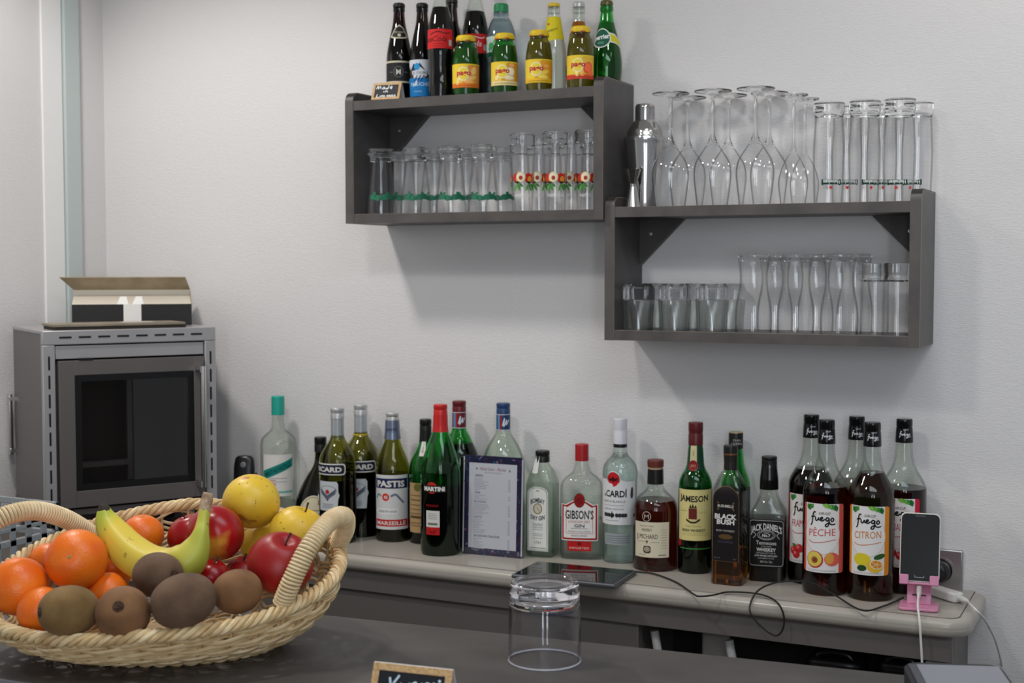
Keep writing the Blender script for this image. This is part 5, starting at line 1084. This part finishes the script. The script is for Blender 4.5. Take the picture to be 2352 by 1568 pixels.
# ---- fruit
def orange_mat():
    m = noise_mat('orange_peel', rgb(232, 100, 18), rgb(240, 124, 26), 24, .36, .35, 420, bdist=.0012); return m
OM = orange_mat()
def frame_to(P, axis):
    """matrix at P whose local +Z points along axis (world)"""
    z = Vector(axis).normalized(); return Matrix.Translation(P) @ z.to_track_quat('Z', 'Y').to_matrix().to_4x4()
CAMV = lambda P: (CAM-P).normalized()
GF = {'o': 'oranges in the basket', 'k': 'kiwis in the basket', 'r': 'red apples in the basket', 'y': 'yellow apples in the basket'}
def fruit_root(name, label, cat, P, ax, g): 
    o = thing(name, label, cat, P, 0, g); o.rotation_euler = Vector(ax).to_track_quat('Z', 'Y').to_euler(); return o
def dirs(u, v):  # a direction seen as (right, up, toward the camera)
    return lambda P, r, q, c: RT*r+UP*q+CAMV(P)*c
def orange(label, u, v, rp, d, ax, sq=.94):
    P = atD(u, v, d); r = rp*d/FPX; A = RT*ax[0]+UP*ax[1]-FW*ax[2]; o = fruit_root('orange', label, 'orange', P, A, GF['o'])
    prof = []
    for k in range(25):
        t = PI*k/24; rr = r*math.sin(t); z = -r*sq*math.cos(t); z -= r*.05*math.exp(-(rr/(.16*r))**2) if t > PI/2 else -r*.03*math.exp(-(rr/(.2*r))**2); prof.append((rr, z))
    MB().loft(prof, 40).build('peel', OM, o, angle=80)
    MB().loft([(0, r*sq-.06*r), (.045*r, r*sq-.055*r), (.055*r, r*sq-.035*r), (.03*r, r*sq-.022*r), (0, r*sq-.024*r)], 10).build('stem_scar', mat('stem_scar', rgb(150, 140, 80), .7), o)
orange('large bright orange on top at the left, stem scar facing out', 176, 1285, 70, 1.46, (.05, .25, .95))
orange('orange at the far left edge, leaning on the basket rim', 44, 1346, 66, 1.45, (-.6, .3, -.5), 1.04)
orange('orange low at the left, half behind the greenish kiwi', 95, 1401, 55, 1.42, (-.5, .5, -.4))
orange('orange at the back between banana and red apple', 327, 1228, 49, 1.6, (.1, .9, .2))
orange('orange behind the banana, beside the large bright orange', 258, 1302, 50, 1.54, (.4, .8, -.3))
orange('orange peeping out above the two front kiwis', 250, 1362, 50, 1.47, (.05, .95, .25))
orange('orange mostly hidden behind the two left oranges', 112, 1290, 46, 1.57, (0, .9, -.2))
def kiwi_mat(nm, c1, c2):
    m = noise_mat(nm, rgb(*c1), rgb(*c2), 30, .75, .5, 700, bdist=.0006, spec=.25); m.node_tree.nodes['Principled BSDF'].inputs['Sheen Weight'].default_value = .05; return m
KA, KB = kiwi_mat('kiwi_brown', (112, 78, 50), (136, 98, 66)), kiwi_mat('kiwi_green', (108, 82, 46), (132, 104, 64)); KC = kiwi_mat('kiwi_grey', (88, 66, 50), (112, 86, 66))
def kiwi(label, u, v, rp, d, ax, el, km):
    P = atD(u, v, d); r = rp*d/FPX; A = RT*ax[0]+UP*ax[1]-FW*ax[2]; o = fruit_root('kiwi', label, 'kiwi', P, A, GF['k']); L = r*el; prof = []
    for k in range(25):
        t = PI*k/24; q = abs(math.sin(t))**.92; z = -L*math.cos(t); rr = r*q; z -= L*.07*math.exp(-(rr/(.22*r))**2)*(1 if t > PI/2 else -.5); prof.append((rr if 0 < k < 24 else 0, z))
    MB().loft(prof, 36).build('skin', km, o, angle=80)
    MB().loft(fillet([(0, L*.88), (.25*r, L*.93), (.2*r, L*.965, .001), (.13*r, L*.955), (.1*r, L*1.0, .001), (.04*r, L*.99), (0, L*.96)]), 12).build('stem_end', noise_mat('kiwi_stem', rgb(44, 28, 18), rgb(84, 58, 38), 260, .9), o)
kiwi('greenish kiwi at the front left, stem end to the left', 158, 1402, 58, 1.375, (-.78, .05, .6), 1.2, KB)
kiwi('round brown kiwi at the front, stem end facing out', 283, 1408, 62, 1.375, (.08, .42, .9), 1.05, KA)
kiwi('dark kiwi lying against the banana, stem end to the right', 362, 1320, 52, 1.44, (.75, .1, .6), 1.25, KC)
kiwi('large grey brown kiwi at the front centre', 421, 1379, 62, 1.375, (-.9, -.25, .3), 1.22, KC)
kiwi('brown kiwi at the front right beside the red apple', 545, 1358, 51, 1.42, (-.85, -.1, .35), 1.12, KA)
def apple_mat(nm, c1, c2, c3, lo, hi, spots=None):
    m = mat(nm, rgb(*c1), .27 if nm == 'apple_red' else .4); nt, n, l, b = nodes(m); tc = n.new('ShaderNodeTexCoord'); mp = n.new('ShaderNodeMapping'); mp.inputs['Scale'].default_value = (26, 26, 8); l.new(tc.outputs['Object'], mp.inputs[0])
    t = n.new('ShaderNodeTexNoise'); t.inputs['Scale'].default_value = 1; t.inputs['Detail'].default_value = 5; l.new(mp.outputs[0], t.inputs[0])
    sx = n.new('ShaderNodeSeparateXYZ'); l.new(tc.outputs['Object'], sx.inputs[0])
    ma_ = n.new('ShaderNodeMath'); ma_.operation = 'MULTIPLY_ADD'; ma_.inputs[1].default_value = -13; l.new(sx.outputs[2], ma_.inputs[0]); l.new(t.outputs[0], ma_.inputs[2])
    r = n.new('ShaderNodeValToRGB'); e = r.color_ramp.elements; e[0].color = rgb(*c1); e[0].position = lo; e[1].color = rgb(*c3); e[1].position = hi; k = e.new((lo+hi)/2); k.color = rgb(*c2); l.new(ma_.outputs[0], r.inputs[0])
    last = r.outputs[0]
    if spots:
        for sc, th, c in ((260, .70, (150, 110, 30)), (46, .69, (176, 116, 24))):
            v = n.new('ShaderNodeTexNoise'); v.inputs['Scale'].default_value = sc; v.inputs['Detail'].default_value = 1; l.new(tc.outputs['Object'], v.inputs[0])
            rr = n.new('ShaderNodeValToRGB'); rr.color_ramp.elements[0].position = th; rr.color_ramp.elements[1].position = th+.04; l.new(v.outputs[0], rr.inputs[0])
            mx = n.new('ShaderNodeMixRGB'); l.new(rr.outputs[0], mx.inputs[0]); l.new(last, mx.inputs[1]); mx.inputs[2].default_value = rgb(*c); last = mx.outputs[0]
    l.new(last, b.inputs['Base Color']); return m
AR = apple_mat('apple_red', (150, 10, 18), (176, 20, 24), (222, 160, 60), .6, .95); AR2 = apple_mat('apple_red_plain', (150, 22, 22), (178, 34, 30), (200, 84, 56), .45, 1.0); AY = apple_mat('apple_yellow', (222, 180, 46), (228, 190, 58), (214, 172, 44), .2, .9, True)
def apple(kind, label, u, v, rp, d, ax, m, el=.9):
    P = atD(u, v, d); r = rp*d/FPX; A = RT*ax[0]+UP*ax[1]-FW*ax[2]; o = fruit_root(kind, label, 'apple', P, A, GF['r' if kind == 'red_apple' else 'y']); prof = []
    for k in range(33):
        t = PI*k/32; rr = r*math.sin(t)*(1-.06*math.cos(t)*-1); z = -r*el*math.cos(t); z -= r*.26*math.exp(-(rr/(.24*r))**2) if t > PI/2 else -r*.14*math.exp(-(rr/(.22*r))**2); prof.append((rr if 0 < k < 32 else 0, z))
    MB().loft(prof, 40).build('skin', m, o, angle=80)
    zt = r*el-.26*r; MB().tube([(0, 0, zt-.001), (.001, 0, zt+.2*r), (.004, .001, zt+.42*r)], [.0012, .001, .0015], 7).build('stem', mat('apple_stem', rgb(70, 46, 30), .7), o)
apple('red_apple', 'glossy red apple with a yellow patch behind the banana stem', 497, 1222, 66, 1.53, (.3, .55, -.75), AR)
apple('red_apple', 'red apple half hidden behind the banana stem', 438, 1228, 54, 1.6, (-.3, .9, .1), AR)
apple('red_apple', 'red apple under the wrapped handle, stem side up', 645, 1291, 76, 1.475, (.28, .88, .42), AR2)
apple('red_apple', 'small red apple low between the banana and the kiwi', 487, 1322, 42, 1.50, (.2, .9, .2), AR)
apple('red_apple', 'dark red apple deep in the basket behind the front kiwi', 560, 1318, 46, 1.55, (0, .9, .2), AR2)
apple('yellow_apple', 'speckled yellow apple topmost of the pile', 578, 1150, 66, 1.585, (.15, .9, -.6), AY, .93)
apple('yellow_apple', 'yellow apple with dark stem beside the basket handle', 684, 1222, 66, 1.565, (.35, .93, .05), AY, .92)
apple('yellow_apple', 'yellow apple half hidden under the speckled one', 606, 1246, 54, 1.62, (-.1, .95, .2), AY, .92)
# banana
bpth = [(238, 1170, 1.50, 15), (246, 1196, 1.50, 27), (266, 1232, 1.495, 38), (300, 1270, 1.485, 43), (345, 1298, 1.475, 45), (392, 1304, 1.47, 45), (430, 1286, 1.465, 43), (452, 1254, 1.465, 31), (461, 1224, 1.465, 19), (465, 1200, 1.47, 14.5), (470, 1170, 1.475, 13)]
o0 = atD(345, 1298, 1.475); bn = thing('banana', 'greenish yellow banana curving between the oranges and apples', 'banana', o0, 0)
pp = catmull([Vector((*(atD(a, b_, c)-o0),)) for a, b_, c, _ in bpth], 6); rr = [Vector((q[3]*q[2]/FPX, 0, 0)) for q in bpth]; rr = [q.x for q in catmull(rr, 6)]
bmat = mat('banana_skin', rgb(214, 188, 66), .42); nt, n, l, b_ = nodes(bmat); tc = n.new('ShaderNodeTexCoord'); sx = n.new('ShaderNodeSeparateXYZ'); l.new(tc.outputs['Object'], sx.inputs[0]); rp = n.new('ShaderNodeValToRGB'); e = rp.color_ramp.elements
mr = n.new('ShaderNodeMapRange'); mr.inputs[1].default_value = -.06; mr.inputs[2].default_value = .075; l.new(sx.outputs[0], mr.inputs[0]); l.new(mr.outputs[0], rp.inputs[0])
e[0].position = 0; e[0].color = rgb(178, 190, 70); e[1].position = 1; e[1].color = rgb(164, 178, 66)
for q, c in ((.12, (222, 194, 70)), (.6, (216, 192, 76)), (.85, (190, 186, 74))): k = e.new(q); k.color = rgb(*c)
ns = n.new('ShaderNodeTexNoise'); ns.inputs['Scale'].default_value = 90; l.new(tc.outputs['Object'], ns.inputs[0]); rq = n.new('ShaderNodeValToRGB'); rq.color_ramp.elements[0].position = .68; rq.color_ramp.elements[1].position = .74; l.new(ns.outputs[0], rq.inputs[0])
mx = n.new('ShaderNodeMixRGB'); l.new(rq.outputs[0], mx.inputs[0]); l.new(rp.outputs[0], mx.inputs[1]); mx.inputs[2].default_value = rgb(140, 110, 44); l.new(mx.outputs[0], b_.inputs['Base Color'])
MBb = MB(); n_ = 20; T0 = None; V = []; F = []
nv = CAMV(o0)
for i, (c, r) in enumerate(zip(pp, rr)):
    T = (pp[min(i+1, len(pp)-1)]-pp[max(i-1, 0)]).normalized(); nv = (nv-T*nv.dot(T)).normalized(); bv = T.cross(nv)
    for k in range(n_):
        a = 2*PI*k/n_; q = r*(1+.05*math.cos(5*a)); V.append(c+(nv*math.cos(a)+bv*math.sin(a))*q)
for i in range(len(pp)-1):
    for k in range(n_): F.append((i*n_+k, i*n_+(k+1) % n_, (i+1)*n_+(k+1) % n_, (i+1)*n_+k))
F += [tuple(range(n_))[::-1], tuple((len(pp)-1)*n_+k for k in range(n_))]
mesh('skin', V, F, bmat, bn, angle=70)
tp_ = [atD(a, b_, c)-o0 for a, b_, c in ((470, 1172, 1.475), (474, 1152, 1.476), (479, 1132, 1.477))]
MB().tube(tp_, [.0066, .0068, .0058], 10).build('stem', noise_mat('banana_stem', rgb(150, 118, 92), rgb(196, 172, 140), 160, .7), bn)
tp_ = [atD(a, b_, c)-o0 for a, b_, c in ((240, 1174, 1.50), (237, 1166, 1.50), (233, 1160, 1.501))]
MB().tube(tp_, [.0078, .0066, .004], 10).build('tip', mat('banana_tip', rgb(52, 42, 34), .8), bn)
